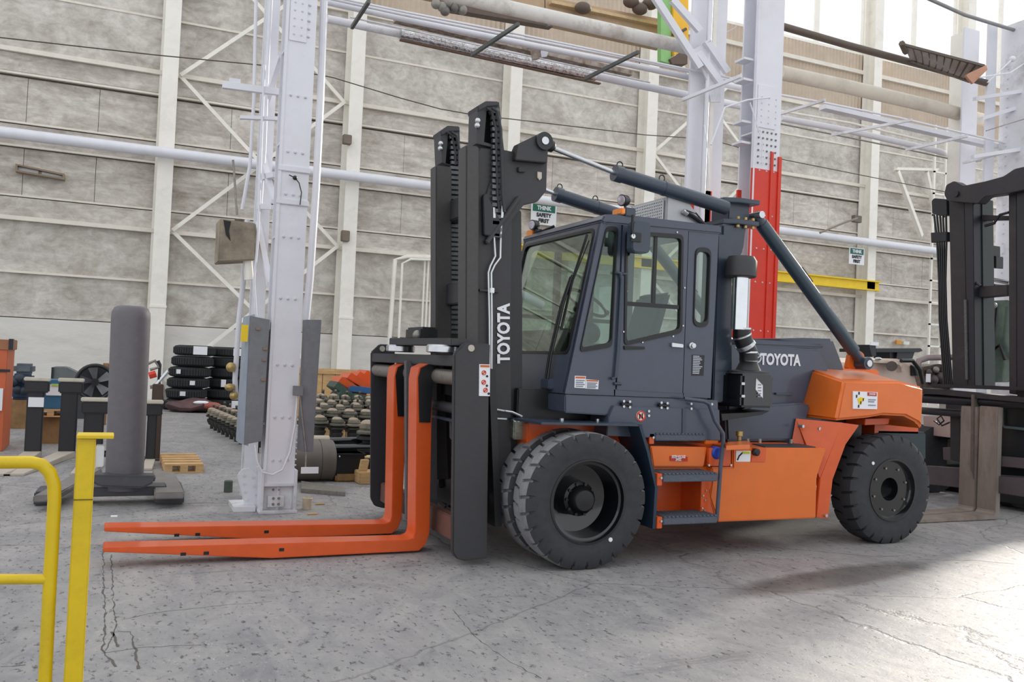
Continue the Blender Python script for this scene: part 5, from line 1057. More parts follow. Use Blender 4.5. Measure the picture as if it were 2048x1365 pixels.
for (a, b, tz) in (([(8.091,1.376),(7.887,1.389),(7.849,0.105),(8.074,0.093)], None, 1012), ([(7.823,1.393),(7.6,1.394),(7.563,0.079),(7.814,0.098)], None, 1028)):
    xs = [q[0] for q in a]; y0, y1 = min(xs), max(xs)
    zt_ = a[0][1]
    MB().prism([(10.0, zt_), (10.09, zt_), (10.09, .03), (10.04, .005), (8.55, .005), (8.55, .03), (9.97, .065), (10.0, .10)], 'y', y0, y1).build('fork', RUST, T2, bevel=.008)
# cab bits seen through the mast
xp(rpoly([(8.679,2.843),(8.342,2.841),(8.305,1.708),(8.75,1.691)], .05), 11.2, 11.22, 'cab_windscreen', mat('greenish_glass_sheen', '#9fb3a8', .08, 0, .25, 2.2, col2='#5f7a70'))
q = [(11.1,8.46,2.757),(11.1,8.49,2.286),(11.1,8.499,1.871)]; MB().tube(q, .02, 6).build('wiper', BLACK, T2)
q = [(11.15,8.539,2.15),(11.15,8.434,2.22),(11.15,8.352,2.014)]; MB().tube(q, .025, 6).build('wiper_link', BLACK, T2)
xp([(8.663,2.808),(8.601,2.805),(8.561,1.658),(8.623,1.655)], 11.0, 11.1, 'cab_pillar', DK2)
for k, q in enumerate(([(8.542,3.579),(8.358,3.56),(8.353,3.416),(8.537,3.433)], [(8.513,3.424),(8.308,3.412),(8.302,3.248),(8.508,3.271)])):
    o = xp(q, 10.85, 11.0, 'work_lamp', BLACK); (a, b), (c, d) = q[0], q[2]
    MB().prism(rrect(min(a, c)+.05, max(a, c)-.04, min(b, d)+.04, max(b, d)-.03, .03), 'x', 10.83, 10.86).build('lens', mat('warm_lens', '#c39a7a', .2, 0, .3, 12), o)
q = [(10.9,8.534,3.135),(10.9,8.126,3.039)]; MB().cyl(q[0], q[1], .028).build('lamp_rail', STEEL, T2)
q = [(10.9,8.429,2.743)][0]; MB().sphere(q, .12, sc=(.6, 1, .5)).build('mirror', mat('mirror_grey', '#8c8a84', .3, .4), T2)
xp(rpoly([(8.563,3.074),(8.348,3.04),(8.344,2.916),(8.557,2.9)], .03), 10.9, 11.1, 'horn', DK2)
# pale body, wheel and underparts
xp([(9.801,1.136),(9.324,1.178),(9.312,0.855),(9.772,0.856)], 11.3, 12.2, 'body_panel', mat('pale_pink_paint', '#c9b3ae', .5, 0, .06, 4, dirt=.3, dcol='#9d8a86'))
xp(rpoly([(9.844,0.775),(9.515,0.822),(9.5,0.432),(9.866,0.387)], .05), 11.6, 12.0, 'wheel_guard', mat('sage_grey', '#7b8278', .6, 0, .1, 5))
xp([(9.908,0.83),(9.725,0.832),(9.8,0.412),(9.929,0.419)], 11.5, 11.7, 'dark_strut', DK2)
xp([(9.185,0.728),(8.895,0.744),(8.888,0.547),(9.17,0.549)], 11.0, 11.3, 'axle_block', mat('purple_grey_steel', '', .5))
xp([(10.194,0.061),(9.477,0.094),(9.468,-0.153),(10.165,-0.203)], 11.8, 12.4, 'under_body', BLACK)
xp([(8.297,0.381),(7.626,0.442),(7.617,0.123),(8.287,0.092)], 11.0, 12.6, 'under_body', BLACK)
q = [(10.5,8.921,1.125),(10.5,8.836,1.076),(10.5,8.757,1.138),(10.5,8.808,1.203),(10.5,8.872,1.157),(10.5,8.787,1.066),(10.5,8.66,1.125)]; MB().tube(q, .012, 6).build('coiled_hose', BLACK, T2)
MB().cyl((11.4, 8.2, .5), (11.4, 8.5, .5), .5, n=28).build('front_wheel', RUB, T2); MB().cyl((11.4, 9.6, .5), (11.4, 9.9, .5), .5, n=28).build('front_wheel', RUB, T2)
MB().box(11.9, 14.5, 8.2, 9.9, .5, 1.4).build('chassis', DK2, T2)
# pale machine behind the counterweight
P2 = thing('tow_tractor', 'pale cream machine hood with round grey exhaust cap behind the orange counterweight', 'tractor', [(11.165,10.2,0.894)][0])
MB().prism([(9.892,1.894),(10.584,1.982),(10.891,1.995),(11.167,1.899),(11.309,1.574),(11.345,0.768),(9.846,0.762)], 'y', 9.9, 10.9).build('hood', mat('pale_cream_paint', '#d9c6ba', .5, 0, .05, 4, dirt=.2, dcol='#b49d90'), P2, bevel=.03)
q = [(10.535,9.7,1.872)][0]; MB().cyl((q[0]-.02, q[1], q[2]), (q[0]+.10, q[1]+.12, q[2]), .075, n=24).build('exhaust_cap', mat('dark_cap', '#57504c', .5, .3), P2)
q = [(10.821,9.85,1.879),(10.871,9.85,1.904),(10.887,9.85,1.791)]; MB().tube(q, .03, 8).build('exhaust_pipe', mat('pale_cream_paint', '', .5), P2)
MB().prism([(11.102,1.905),(11.317,1.828),(11.32,1.752),(11.12,1.745)], 'y', 9.86, 9.9).build('side_window', BLACK, P2)
q = [(10.803,9.8,1.963),(11.041,9.8,1.972),(11.203,9.8,1.842),(11.276,9.8,1.631)]; MB().tube(q, .03, 8).build('hose', BLACK, P2)
q = [(11.344,9.9,1.729),(11.377,9.9,0.999)]; MB().cyl((q[0][0], 10.2, .4), (q[0][0], 10.5, .4), .4, n=20).build('wheel', RUB, P2)
q = [(10.337,9.8,1.973)][0]; MB().sphere(q, .05, sc=(1, 1, .5)).build('shiny_fitting', STEEL, P2); MB().box(q[0]-.25, q[0]+.45, 9.82, 10.0, q[2]-.06, q[2]-.02).build('top_rail', mat('cream_rail', '#ddd3c2', .5), P2)
G2 = thing('engine_block', 'dark jumble of engine parts with a small white tag left of the second mast', 'engine', [(12.48,10.6,0.954)][0])
MB().prism(rpoly([(12.173,1.898),(12.574,1.972),(12.87,1.924),(12.894,1.379),(12.193,1.445)], .06), 'y', 10.6, 11.2).build('block', mat('engine_brown', '#3b3433', .6, 0, .4, 7, col2='#6b5a50'), G2, bevel=.02)
q = [(11.925,10.5,1.85),(11.975,10.5,1.999),(12.164,10.5,2.056),(12.741,10.5,2.088)]; MB().tube(q, .05, 10).build('exhaust_tube', mat('grey_mauve', '#87797a', .5, .3), G2)
for q in [(12.267,10.55,1.82),(12.426,10.55,1.867),(12.524,10.55,1.746),(12.637,10.55,1.833),(12.365,10.55,1.7),(12.586,10.55,1.665)]: MB().sphere(q, random.uniform(.05, .09)).build('fitting', mat('fit%d' % random.randint(0, 2), random.choice(['#54484a', '#7d6a5c', '#8f8a86']), .5, .3), G2)
q = [(12.142,1.793),(12.228,1.656)]; MB().box(q[0][0], q[1][0], 10.48, 10.5, q[1][1], q[0][1]).build('tag', PAPER, G2, smooth=0)
MB().box(q[0][0]-.1, q[0][0]+.2, 10.7, 11.1, 0, .95).build('stand', DK2, G2)
# black table like rack by the wall
R2 = thing('fork_positioner', 'black flat attachment on a stand with a white tag by the far wall', 'attachment', [(21.851,20,1.055)][0])
MB().prism([(21.001,2.577),(22.877,2.679),(22.967,2.606),(22.797,2.551),(21.006,2.471)], 'y', 20.0, 21.5).build('deck', DK2, R2, bevel=.01)
MB().prism([(20.693,2.683),(20.996,2.698),(21.031,2.367),(20.851,2.314)], 'y', 20.0, 20.6).build('arm', DK2, R2, bevel=.01); MB().prism([(21.994,2.515),(22.732,2.564),(22.635,2.342),(21.962,2.299)], 'y', 20.1, 21).build('body', DK2, R2)
MB().prism([(21.786,2.506),(22.457,2.536),(22.522,0.145),(21.934,0.139)], 'y', 20.2, 20.8).build('pedestal', DK2, R2); _p = [(22.112,1.05),(22.662,1.062)]; MB().box(_p[0][0], _p[1][0], 20.25, 20.75, 0, 1.3).build('foot', DK2, R2); q = [(20.729,2.776),(21.058,2.671)]; MB().box(q[0][0], q[1][0], 19.95, 19.98, q[1][1], q[0][1]).build('tag', PAPER, R2)
for q, m_, lab in (([(34.025,3.544),(34.358,3.369)], mat('sign_amber', '#d9952a', .5), 'small amber sign on the far wall behind the second forklift hoses'), ([(34.483,3.519),(34.851,3.369)], mat('sign_pale_green', '#dfe6dc', .6), 'small pale sign on the far wall right of the amber sign')):
    tag(MB().box(q[0][0], q[1][0], 31.15, 31.25, q[1][1], q[0][1]).build('wall_notice', m_), lab, 'sign')
# ================================================================= yellow guard rail and post, left foreground
G = thing('guard_rail', 'yellow tubular guard rail cut by the left edge', 'rail', (-.35, 3.4, 0))
q = [(-0.686,3.4,1.268),(-0.413,3.4,1.273),(-0.236,3.4,1.273),(-0.203,3.4,1.265),(-0.177,3.4,1.237),(-0.163,3.4,1.196),(-0.159,3.4,1.145),(-0.159,3.4,0.866),(-0.157,3.4,0.528)]
a = Vector(q[-1]); b = Vector(q[-2]); e_ = a+(a-b)*((a.z-0)/(b.z-a.z))
MB().tube(q+[tuple(e_)], .0215, 14).build('top_tube', YELL, G)
q = [(-0.668,3.4,0.905),(-0.159,3.4,0.876)]; MB().tube(q, .017, 12).build('middle_tube', YELL, G)
x_ = [(-0.686,3.4,1.268)][0][0]; MB().tube([(x_, 3.4, 0), (x_, 3.4, 1.27)], .0215, 12).build('end_tube', YELL, G)
PO = thing('bollard_post', 'square yellow steel post with a flat cap plate', 'post', (-.06, 3.4, 0))
q = [(-0.098,1.359),(-0.044,1.357),(-0.033,1.149),(-0.093,1.15)]
xa = (q[0][0]+q[3][0])/2; xb = (q[1][0]+q[2][0])/2; zt_ = q[0][1]
MB().box(xa-.004, xb-.002, 3.36, 3.44, 0, zt_).build('post', YELL, PO, bevel=.004)
q = [(-0.099,1.376),(0.015,1.373)]; MB().box(xa-.005, q[1][0], 3.335, 3.46, zt_, zt_+.011).build('cap_plate', YELL, PO, bevel=.002)
q = [(-0.041,1.329),(-0.013,1.255)]; MB().box(q[0][0], q[1][0], 3.40, 3.45, q[1][1], q[0][1]).build('side_block', STEEL, PO, bevel=.003)
q = [(-0.015,3.42,1.299)][0]; MB().cyl(q, (q[0]+.008, q[1], q[2]), .012).build('lock_button', BLACK, PO)
z = [(-0.064,1.148)][0][1]; MB().box(xa-.0045, xb-.0015, 3.357, 3.362, z, z+.003).build('seam', mat('seam_brown', '#5d5210', .8), PO, smooth=0)
# ================================================================= ram pole attachment
RP = thing('ram_pole_attachment', 'thick grey round-topped pole standing upright on a U shaped foot', 'attachment', (.33, 10.4, 0))
PG = mat('dusty_grey_paint', '#68656a', .55, .1, .06, 12, bump=.05, bscale=100)
xc = [(0.175,1.101)][0][0]; r = ([(0.379,1.106)][0][0]-[(-0.016,1.097)][0][0])/2; z0, z1 = [(0.2,0.307)][0][1], [(0.125,2.111)][0][1]
MB().lathe((xc, 10.4, 0), (-.012, 0, 1), [(.14, r*.94), (.2, r*.96), (z1-.14, r), (z1-.07, r*.97), (z1-.025, r*.86), (z1-.005, r*.70), (z1, r*.5), (z1+.001, .001)], 40).build('pole', PG, RP)
PG2 = mat('dark_grey_casting', '#4b4b52', .45, .1, .1, 8)
for p in ([(-0.274,11.938),(-0.054,11.923),(-0.453,9.916),(-0.652,9.879)], [(0.507,11.786),(0.751,11.531),(0.751,9.922),(0.458,9.926)]):
    MB().prism(p, 'z', .10, .17).build('foot_leg', mat('dusty_lit_foot_top', '#7c7876', .6, .1, .1, 6, dirt=.4, dcol='#9a948e'), RP, bevel=.012)  # foot tops coloured lighter for dust and for light from above
for p in ([(-0.67,10.273),(-0.472,10.314),(-0.469,10.815),(-0.656,10.725)], [(0.476,10.224),(0.77,10.185),(0.784,10.949),(0.506,10.979)]):
    MB().prism(p, 'z', 0.002, .145).build('foot_pad', PG2, RP, bevel=.015)
MB().prism([(-0.162,0.337),(0.476,0.32),(0.46,0.245),(0.349,0.189),(-0.061,0.212),(-0.168,0.276)], 'y', 10.1, 10.35).build('foot_bridge', PG2, RP, bevel=.02)
MB().box(xc-.42, xc+.42, 10.3, 10.6, .08, .18).build('foot_base', PG2, RP, bevel=.01)
# ================================================================= things along the left wall
OC = thing('tool_cabinet', 'tall orange metal cabinet at the left edge with black corner', 'cabinet', (-1.7, 15.8, 0))
q = [(-2.029,1.679),(-1.43,1.694),(-1.379,0.013)]
oc = mat('cabinet_orange', '#c4623a', .5, 0, .06, 3, dirt=.25, dcol='#a34f30')
MB().box(q[0][0], q[1][0]-.03, 15.4, 16.4, .0, q[1][1]-.04).build('body', oc, OC, bevel=.01)
MB().box(q[0][0], q[1][0], 15.38, 16.42, q[1][1]-.16, q[1][1]).build('top', mat('cabinet_brown', '#9d6a4c', .6), OC, bevel=.01)
a = [(-1.55,1.243),(-1.416,1.202)]; MB().box(q[0][0], a[1][0], 15.385, 15.41, a[1][1], a[0][1]+.0).build('black_band', BLACK, OC)
a = [(-1.455,1.708),(-1.394,1.544)]; MB().box(a[0][0], a[1][0], 15.37, 15.5, a[1][1], a[0][1]).build('corner_guard', BLACK, OC)
a = [(-1.615,0.954),(-1.493,0.618)]; MB().box(a[0][0], a[1][0], 15.37, 15.39, a[1][1], a[0][1]).build('label', PAPER, OC)
def lfork(pt, y, label, tagp=None, blade=2.0, dirn=(-.10, -1)):
    """upright fork blade pair member: shank faces us, blade points towards the camera"""
    (x0, z1), (x1, z0) = pt; t = thing('spare_fork', label, 'fork', ((x0+x1)/2, y, 0)); z0 = max(z0, .0)
    MB().box(x0, x1, y, y+.09, 0.0, z1-.06).build('shank', mat('black_fork_paint', '#242428', .5, 0, .1, 8), t, bevel=.02)
    MB().box(x0-.04, x1+.06, y-.03, y+.12, z1-.22, z1-.05).build('upper_hook', mat('black_fork_paint', '', .5), t, bevel=.02)
    MB().box(x0-.05, x1+.07, y-.03, y+.14, z1-.05, z1).build('hook_top', mat('bare_hook_steel', '#c9c3b4', .5), t, bevel=.01)
    a = Vector((dirn[0]*blade, dirn[1]*blade, 0))
    MB().loft([(x0, y+.02, 0), (x1, y+.02, 0), (x1, y+.02, .09), (x0, y+.02, .09)], [(x0+a.x, y+a.y, .0), (x1+a.x, y+a.y, .0), (x1+a.x, y+a.y, .03), (x0+a.x, y+a.y, .03)]).build('blade', mat('pale_blade_top', '#b9b0a4', .6, 0, .06, 4), t, bevel=.006)
    if tagp: (xa, za), (xb, zb) = tagp; MB().box(xa, xb, y-.045, y-.032, zb, za).build('paper_tag', PAPER, t, smooth=0)
    return t
lfork([(-1.113,1.162),(-0.889,0.136)], 14.6, 'black upright spare fork with white tag left of the blue box', [(-1.089,0.876),(-0.889,0.736)])
lfork([(-0.673,1.162),(-0.444,0.136)], 14.6, 'black upright spare fork without tag right of the blue box', dirn=(-.25, -1))
lfork([(-0.33,0.938),(-0.073,0.187)], 13.6, 'shorter dark spare fork with pale top left of the ram pole', blade=1.0)
lfork([(0.483,0.922),(0.614,0.008)], 13.6, 'narrow dark spare fork half hidden behind the ram pole', blade=.6)
q = [(0.555,1.127),(0.701,0.12)]; t = thing('steel_post', 'brown steel post standing just right of the ram pole', 'post', ((q[0][0]+q[1][0])/2, 14.2, 0)); MB().box(q[0][0], q[1][0], 14.2, 14.4, 0, q[0][1]).build('shaft', mat('brown_steel', '#4c3c34', .6, 0, .15, 6), t, bevel=.01); MB().box(q[0][0]-.06, q[1][0]+.06, 14.1, 14.5, 0, .03).build('foot', mat('brown_steel', '', .5), t)
BB = thing('blue_crate', 'blue box with white and lime label on a pallet between two forks', 'box', [(-0.863,16.5,0.488)][0])
q = [(-1.039,1.061),(-0.705,0.582)]; MB().box(q[0][0], q[1][0], 16.5, 17.1, q[1][1], q[0][1]).build('body', mat('box_blue', '#2f6488', .5, 0, .06, 6), BB, bevel=.01)
a = [(-0.981,0.99),(-0.751,0.807)]; MB().box(a[0][0], a[1][0], 16.47, 16.49, a[1][1], a[0][1]).build('label', PAPER, BB); a = [(-0.908,1.001),(-0.796,0.963)]; MB().box(a[0][0], a[1][0], 16.45, 16.465, a[1][1], a[0][1]).build('lime_patch', mat('lime', '#a7c95a', .5), BB)
def pallet(x0, x1, y0, y1, z, label, m=WOOD):
    t = thing('pallet', label, 'pallet', ((x0+x1)/2, (y0+y1)/2, z))
    n = 5
    for k in range(n):
        a = y0+(y1-y0)*k/(n-1)*.88; MB().box(x0, x1, a, a+(y1-y0)*.12, z+.10, z+.125).build('deck_board', m, t, smooth=0)
    for k in range(3):
        a = x0+(x1-x0-.1)*k/2; MB().box(a, a+.1, y0, y1, z+.02, z+.10).build('stringer', m, t, smooth=0)
    for k in (0, 2, 4):
        a = y0+(y1-y0)*k/4*.88; MB().box(x0, x1, a, a+(y1-y0)*.12, z, z+.02).build('bottom_board', m, t, smooth=0)
    return t
pallet(q[0][0]-.15, q[1][0]+.1, 16.4, 17.3, max(0, q[1][1]-.125), 'pale wooden pallet under the blue box')
MB().box(q[0][0]-.1, q[1][0]+.05, 16.6, 17.2, 0, max(.01, q[1][1]-.125)).build('plinth', WOODD, BB)
a = [(0.693,14.267),(1.187,14.254),(1.067,12.712),(0.659,13.462)]
pallet(a[0][0], a[1][0], a[2][1], a[2][1]+1.3, 0, 'bare wooden pallet on the floor right of the ram pole')
# fan, engine, machine
FN = thing('drum_fan', 'large dark drum fan with pale blades beside the ram pole', 'fan', [(-0.256,19,0.029)][0])
c = Vector([(-0.302,19,0.947)][0]); rr = .33
mb = MB(); ring = [c+Vector((math.cos(6.28319*k/28), 0, math.sin(6.28319*k/28)))*rr for k in range(28)]
mb.skin([mb.ring(p, ring[(k+1) % 28]-ring[k-1], .035, 8, (0, 1, 0)) for k, p in enumerate(ring)], closed=True); mb.build('shroud', BLACK, FN)
MB().cyl(c+Vector((0, .25, 0)), c+Vector((0, .30, 0)), rr).build('back', mat('fan_back', '#23252b', .6), FN)
for k in range(5):
    a = 6.28319*k/5+.4; d = Vector((math.cos(a), 0, math.sin(a))); s_ = Vector((-d.z, 0, d.x))
    MB().loft([c+d*.05-s_*.03+Vector((0, .1, 0)), c+d*.05+s_*.03+Vector((0, .14, 0)), c+d*.28+s_*.12+Vector((0, .16, 0)), c+d*.28-s_*.06+Vector((0, .04, 0))], [c+d*.05-s_*.03+Vector((0, .11, 0)), c+d*.05+s_*.03+Vector((0, .15, 0)), c+d*.28+s_*.12+Vector((0, .17, 0)), c+d*.28-s_*.06+Vector((0, .05, 0))]).build('blade', mat('fan_blade', '#74767c', .4, .4), FN)
MB().cyl(c, c+Vector((0, .2, 0)), .07).build('hub', BLACK, FN); MB().bar(c-Vector((.3, 0, .3)), (c.x-.3, c.y, 0), (.03, 0, 0), (0, .03, 0)).build('leg', mat('navy_leg', '#27324a', .5), FN); MB().bar(c-Vector((-.3, 0, .3)), (c.x+.3, c.y, 0), (.03, 0, 0), (0, .03, 0)).build('leg', mat('navy_leg', '', .5), FN)
EN = thing('engine', 'blue and black engine on the floor behind the orange cabinet', 'engine', [(-1.53,19.5,-0.026)][0])
q = [(-1.778,1.046),(-1.431,0.555)]; MB().box(q[0][0], q[1][0], 19.5, 20.3, q[1][1], q[0][1]).build('block', mat('engine_blue', '#2c4f7c', .5, 0, .3, 5, col2='#1d2c3e'), EN, bevel=.05)
q = [(-1.753,1.241),(-1.414,1.042)]; MB().box(q[0][0], q[1][0], 19.6, 20.2, q[1][1], q[0][1]).build('top_cover', mat('engine_grey', '#5c646c', .5, .1, .3, 5), EN, bevel=.05)
for p in [(-1.706,19.35,0.891),(-1.609,19.35,0.961),(-1.506,19.35,0.926),(-1.648,19.35,0.749),(-1.53,19.35,0.733)]: MB().sphere(p, .09).build('pulley', mat('engine_fit', '#2a3340', .5, .2), EN)
q = [(-1.769,0.547),(-1.326,0.169)]; MB().box(q[0][0], q[1][0], 19.4, 20.3, 0, max(.1, q[0][1])).build('cradle', WOODD, EN)
MC = thing('machine_cover', 'grey sloping machine cover against the white wall base', 'machine', [(-0.953,22,-0.127)][0])
MB().prism([(-1.233,1.135),(-0.947,1.145),(-0.743,1.042),(-0.556,0.914),(-0.526,0.714),(-1.211,0.695)], 'y', 22.0, 23.0).build('cover', mat('machine_grey', '#666c6e', .5, 0, .12, 5), MC, bevel=.03); q = [(-1.211,0.695),(-0.525,0.703)]; MB().box(q[0][0], q[1][0], 22.1, 22.9, 0, q[0][1]).build('base', mat('machine_dark', '#3d3f42', .6), MC)
q = [(-1.23,1.136),(-1.184,0.808)]; MB().box(q[0][0], q[1][0], 21.96, 22.0, q[1][1], q[0][1]).build('end_panel', DK2, MC)
q = [(-0.193,1.292),(-0.074,1.002)]; tag(MB().box(q[0][0], q[1][0], 20.5, 20.8, 0, q[0][1]).build('timber_post', WOODD, bevel=.01), 'short brown timber post behind the ram pole top', 'post')
BK = thing('scrap_bike_frame', 'jumble of red and grey tubing left of the tyre stack', 'scrap', [(1.016,24,0.107)][0])
for q, m_, r in (([(0.796,24,1.253),(0.955,24,1.335),(1.056,24,1.176),(0.85,24,1.105)], STEELD, .04), ([(0.834,24,0.954),(0.994,24,1.01)], REDP, .09), ([(1.008,24,0.734),(1.272,24,1.095)], STEEL, .05), ([(1.025,24,1.338),(1.077,24,1.239),(1.072,24,0.862),(1.164,24,-0.053)], DK2, .04), ([(0.872,24,0.668),(1.161,24,0.714),(1.237,24,0.363)], STEELD, .05)): MB().tube(q, r, 6).build('tube', m_, BK)
# tyre stacks
TC = mat('stack_tyre_rubber', '#26282a', .8, 0, .15, 8, bump=.2, bscale=60)
def flat_tyre(c, R, h, label, group):
    t = thing('truck_tyre', label, 'tyre', c, group)
    MB().lathe(c, (0, 0, 1), [(0.02, R*.55), (0, R*.75), (h*.08, R*.93), (h*.22, R), (h*.78, R), (h*.92, R*.93), (h, R*.75), (h-.02, R*.55), (h*.5, R*.5), (.02, R*.55)], 32, cap=False).build('carcass', TC, t)
    mb = MB()
    for k in range(48):
        a = 6.28319*k/48; d = Vector((math.cos(a), math.sin(a), 0)); s_ = Vector((-d.y, d.x, 0))*R*.045; p = Vector(c)+d*R
        mb.loft([p-s_+Vector((0, 0, h*.22))-d*.02, p+s_+Vector((0, 0, h*.22))-d*.02, p+s_+d*.012+Vector((0, 0, h*.22)), p-s_+d*.012+Vector((0, 0, h*.22))], [p-s_+Vector((0, 0, h*.78))-d*.02, p+s_+Vector((0, 0, h*.78))-d*.02, p+s_+d*.012+Vector((0, 0, h*.78)), p-s_+d*.012+Vector((0, 0, h*.78))])
    stuff(mb.build('tread', TC, t, smooth=0)); return t
names = ['bottom', 'second from the floor', 'third from the floor', 'fourth from the floor', 'fifth from the floor', 'topmost']
def stack(px, y, pxs, hz, which):
    xc = [(0, 0)][0][0]
    return None
for wh, cx, yy, R in (('left', [(1.931,0.818)][0][0], 26.0, .545), ('right', [(2.975,0.83)][0][0], 26.6, .545)):
    zt_ = ([(1.847,1.78)] if wh == 'left' else [(2.873,1.774)])[0][1]; h = zt_/6
    for k in range(6):
        dx = (.05*k-.12)*(1 if wh == 'left' else .6)+random.uniform(-.03, .03)
        t = flat_tyre((cx+dx, yy, h*k), R, h*.97, 'black truck tyre, %s in the %s stack by the far wall' % (names[k], wh), 'stacked truck tyres')
        if wh == 'left' and k in (1, 2, 3, 5):
            o, w_ = {1: (-.12, .14), 2: (.06, .13), 3: (-.33, .10), 5: (.1, .36)}[k]
            MB().box(cx+dx+o-w_/2, cx+dx+o+w_/2, yy-R-.03, yy-R+.01 if abs(o) < .2 else yy-R+.1, h*k+.04+(0 if k == 5 else .06), h*k+h-(.03 if k == 5 else .08)).build('paper_tag', PAPER, t, smooth=0)
        if wh == 'right' and k in (0, 2, 5):
            o, w_ = {0: (.3, .18), 2: (-.12, .13), 5: (.25, .4)}[k]; MB().box(cx+dx+o-w_/2, cx+dx+o+w_/2, yy-R-.02, yy-R+.12, h*k+.05, h*k+h-.04).build('paper_tag', PAPER, t, smooth=0)
SB = thing('tarp_bundle', 'flat maroon and grey tarp bundle on the floor before the tyres', 'bundle', [(1.934,24.31,0)][0])
c = [(1.963,24.689)][0]
mb = MB(); mb.sphere((c[0], c[1]+.3, .16), .5, 8, (1.45, .9, .36)); mb.map(lambda v: Vector((v.x+.08*math.sin(9*v.z+4*v.y), v.y+.1*math.sin(5*v.x), max(.0, v.z+.05*math.sin(7*v.x+3*v.y))))); mb.build('sheet', mat('tarp_maroon', '#6b4a4a', .6, 0, .3, 3, col2='#3b3537'), SB)
MB().sphere((c[0]+.2, c[1]-.1, .27), .16, 8, (1.3, .6, .35)).build('white_wrap', PAPER, SB); MB().sphere((c[0]+.45, c[1]-.1, .2), .2, 8, (1.3, .6, .5)).build('red_wrap', mat('wrap_red', '#a3544a', .6), SB)
# ================================================================= row of axle hubs behind the left column
HUBM = [mat('hub_paint_%d' % k, cc, .65, 0, .3, 9, col2=c2) for k, (cc, c2) in enumerate((('#7d7769', '#4b4a42'), ('#6a6759', '#3f3f39'), ('#8d8474', '#56524a')))]; CAP = mat('hub_cap_cream', '#b9a690', .55, 0, .2, 6, col2='#7d7264'); HDK = mat('hub_dark', '#2a2b28', .6, 0, .2, 9)
def hub(c, s, label):
    t = thing('drive_axle_hub', label, 'axle', (c[0], c[1], 0), 'axle hubs standing in rows'); x, y, z = c; m_ = random.choice(HUBM)
    MB().lathe((x, y, z), (0, 0, 1), [(-.16*s, .09*s), (-.04*s, .15*s), (0, .15*s), (.03*s, .10*s), (.06*s, .10*s), (.08*s, .18*s), (.12*s, .18*s), (.14*s, .13*s)], 18).build('drum', HDK, t)
    MB().lathe((x, y, z+.14*s), (0, 0, 1), [(0, .12*s), (.02*s, .185*s), (.05*s, .185*s), (.07*s, .14*s), (.10*s, .15*s), (.16*s, .13*s)], 18).build('flange', m_, t)
    MB().sphere((x-.02*s, y, z+.29*s), .12*s, 7, (1, 1, .6)).build('dome', CAP, t)
    MB().cyl((x+.03*s, y, z+.33*s), (x+.03*s, y, z+.43*s), .03*s, n=8).build('stem', HDK, t)
    MB().sphere((x+.03*s, y, z+.44*s), .04*s, 5).build('stem_cap', m_, t)
    MB().box(x+.08*s, x+.14*s, y-.1*s, y-.04*s, 0, max(.05, z+.04*s)).build('wood_prop', WOOD, t, smooth=0); MB().cyl((x, y, 0), (x, y, max(.05, z-.1*s)), .05*s, n=8).build('spindle', HDK, t)
rows_ = [(13.2, [(2.849,13.2,0.545),(3.347,13.2,0.534)], 3, .66), (13.9, [(2.932,13.9,0.609),(3.729,13.9,0.603)], 4, .68), (14.6, [(3.206,14.6,0.655),(3.998,14.6,0.65)], 4, .66), (15.3, [(3.252,15.3,0.69),(4.167,15.3,0.688)], 5, .64), (16.0, [(3.468,16,0.736),(4.335,16,0.734)], 5, .62)]
onum = ['first', 'second', 'third', 'fourth', 'fifth', 'sixth']
for r_, (yy, (pa, pb), n_, s_) in enumerate(rows_):
    for k in range(n_):
        f = k/(n_-1); hub((pa[0]+(pb[0]-pa[0])*f, yy+random.uniform(-.05, .05), pa[2]+(pb[2]-pa[2])*f+random.uniform(-.02, .02)), s_*random.uniform(.95, 1.08), 'axle hub right of the left column, %s row from the front, %s from the left' % (onum[r_], onum[k]))
hub([(3.385,12.4,0.42)][0], 1.0, 'big grey axle hub at the front half hidden by the carriage plate')
pa, pb = [(1.972,19.8,0.191)][0], [(2.248,15.2,0.082)][0]
for k in range(11):
    f = k/10; hub((pa[0]+(pb[0]-pa[0])*f, pa[1]+(pb[1]-pa[1])*f, max(.2, pa[2]+(pb[2]-pa[2])*f)), .70, 'dusty axle hub left of the left column, front row, number %s from the far end' % ['one', 'two', 'three', 'four', 'five', 'six', 'seven', 'eight', 'nine', 'ten', 'eleven'][k])
pa, pb = [(2.236,20.2,0.229)][0], [(2.393,16.4,0.26)][0]
for k in range(6):
    f = k/5; hub((pa[0]+(pb[0]-pa[0])*f, pa[1]+(pb[1]-pa[1])*f, max(.2, pa[2]+(pb[2]-pa[2])*f)), .70, 'dusty axle hub left of the left column, back row, number %s from the far end' % onum[k].replace('first', 'one').replace('second', 'two').replace('third', 'three').replace('fourth', 'four').replace('fifth', 'five').replace('sixth', 'six'))
# drum, tubes, boxes right of the column
RD = thing('steel_roller', 'fat brown steel roller lying right of the left column', 'roller', [(2.431,11.558,0)][0])
yc = 11.9; rr = .285; zc = [(2.588,0.256)][0][1]; xr_ = [(2.758,0.259)][0][0]
MB().lathe((xr_-.75, yc, zc), (1, 0, 0), [(0, rr), (.70, rr), (.735, rr*.96), (.75, rr*.88), (.751, .001)], 36).build('barrel', mat('roller_brown', '#6a625c', .5, .1, .08, 6), RD)
mb = MB(); mb.lathe((xr_-.2, yc, zc), (1, 0, 0), [(0, rr+.003), (.006, rr+.003)], 36, cap=False); mb.build('seam', HDK, RD)
MB().box(xr_-.7, xr_-.05, yc-.2, yc+.25, 0, zc-rr*.86).build('cradle', mat('machine_dark', '#3d3f42', .6), RD)
a = [(2.49,0.484),(2.787,0.485)]; o_ = thing('steel_roller', 'small beige roller lying on a block behind the fat brown roller', 'roller', ((a[0][0]+a[1][0])/2, 12.3, 0))
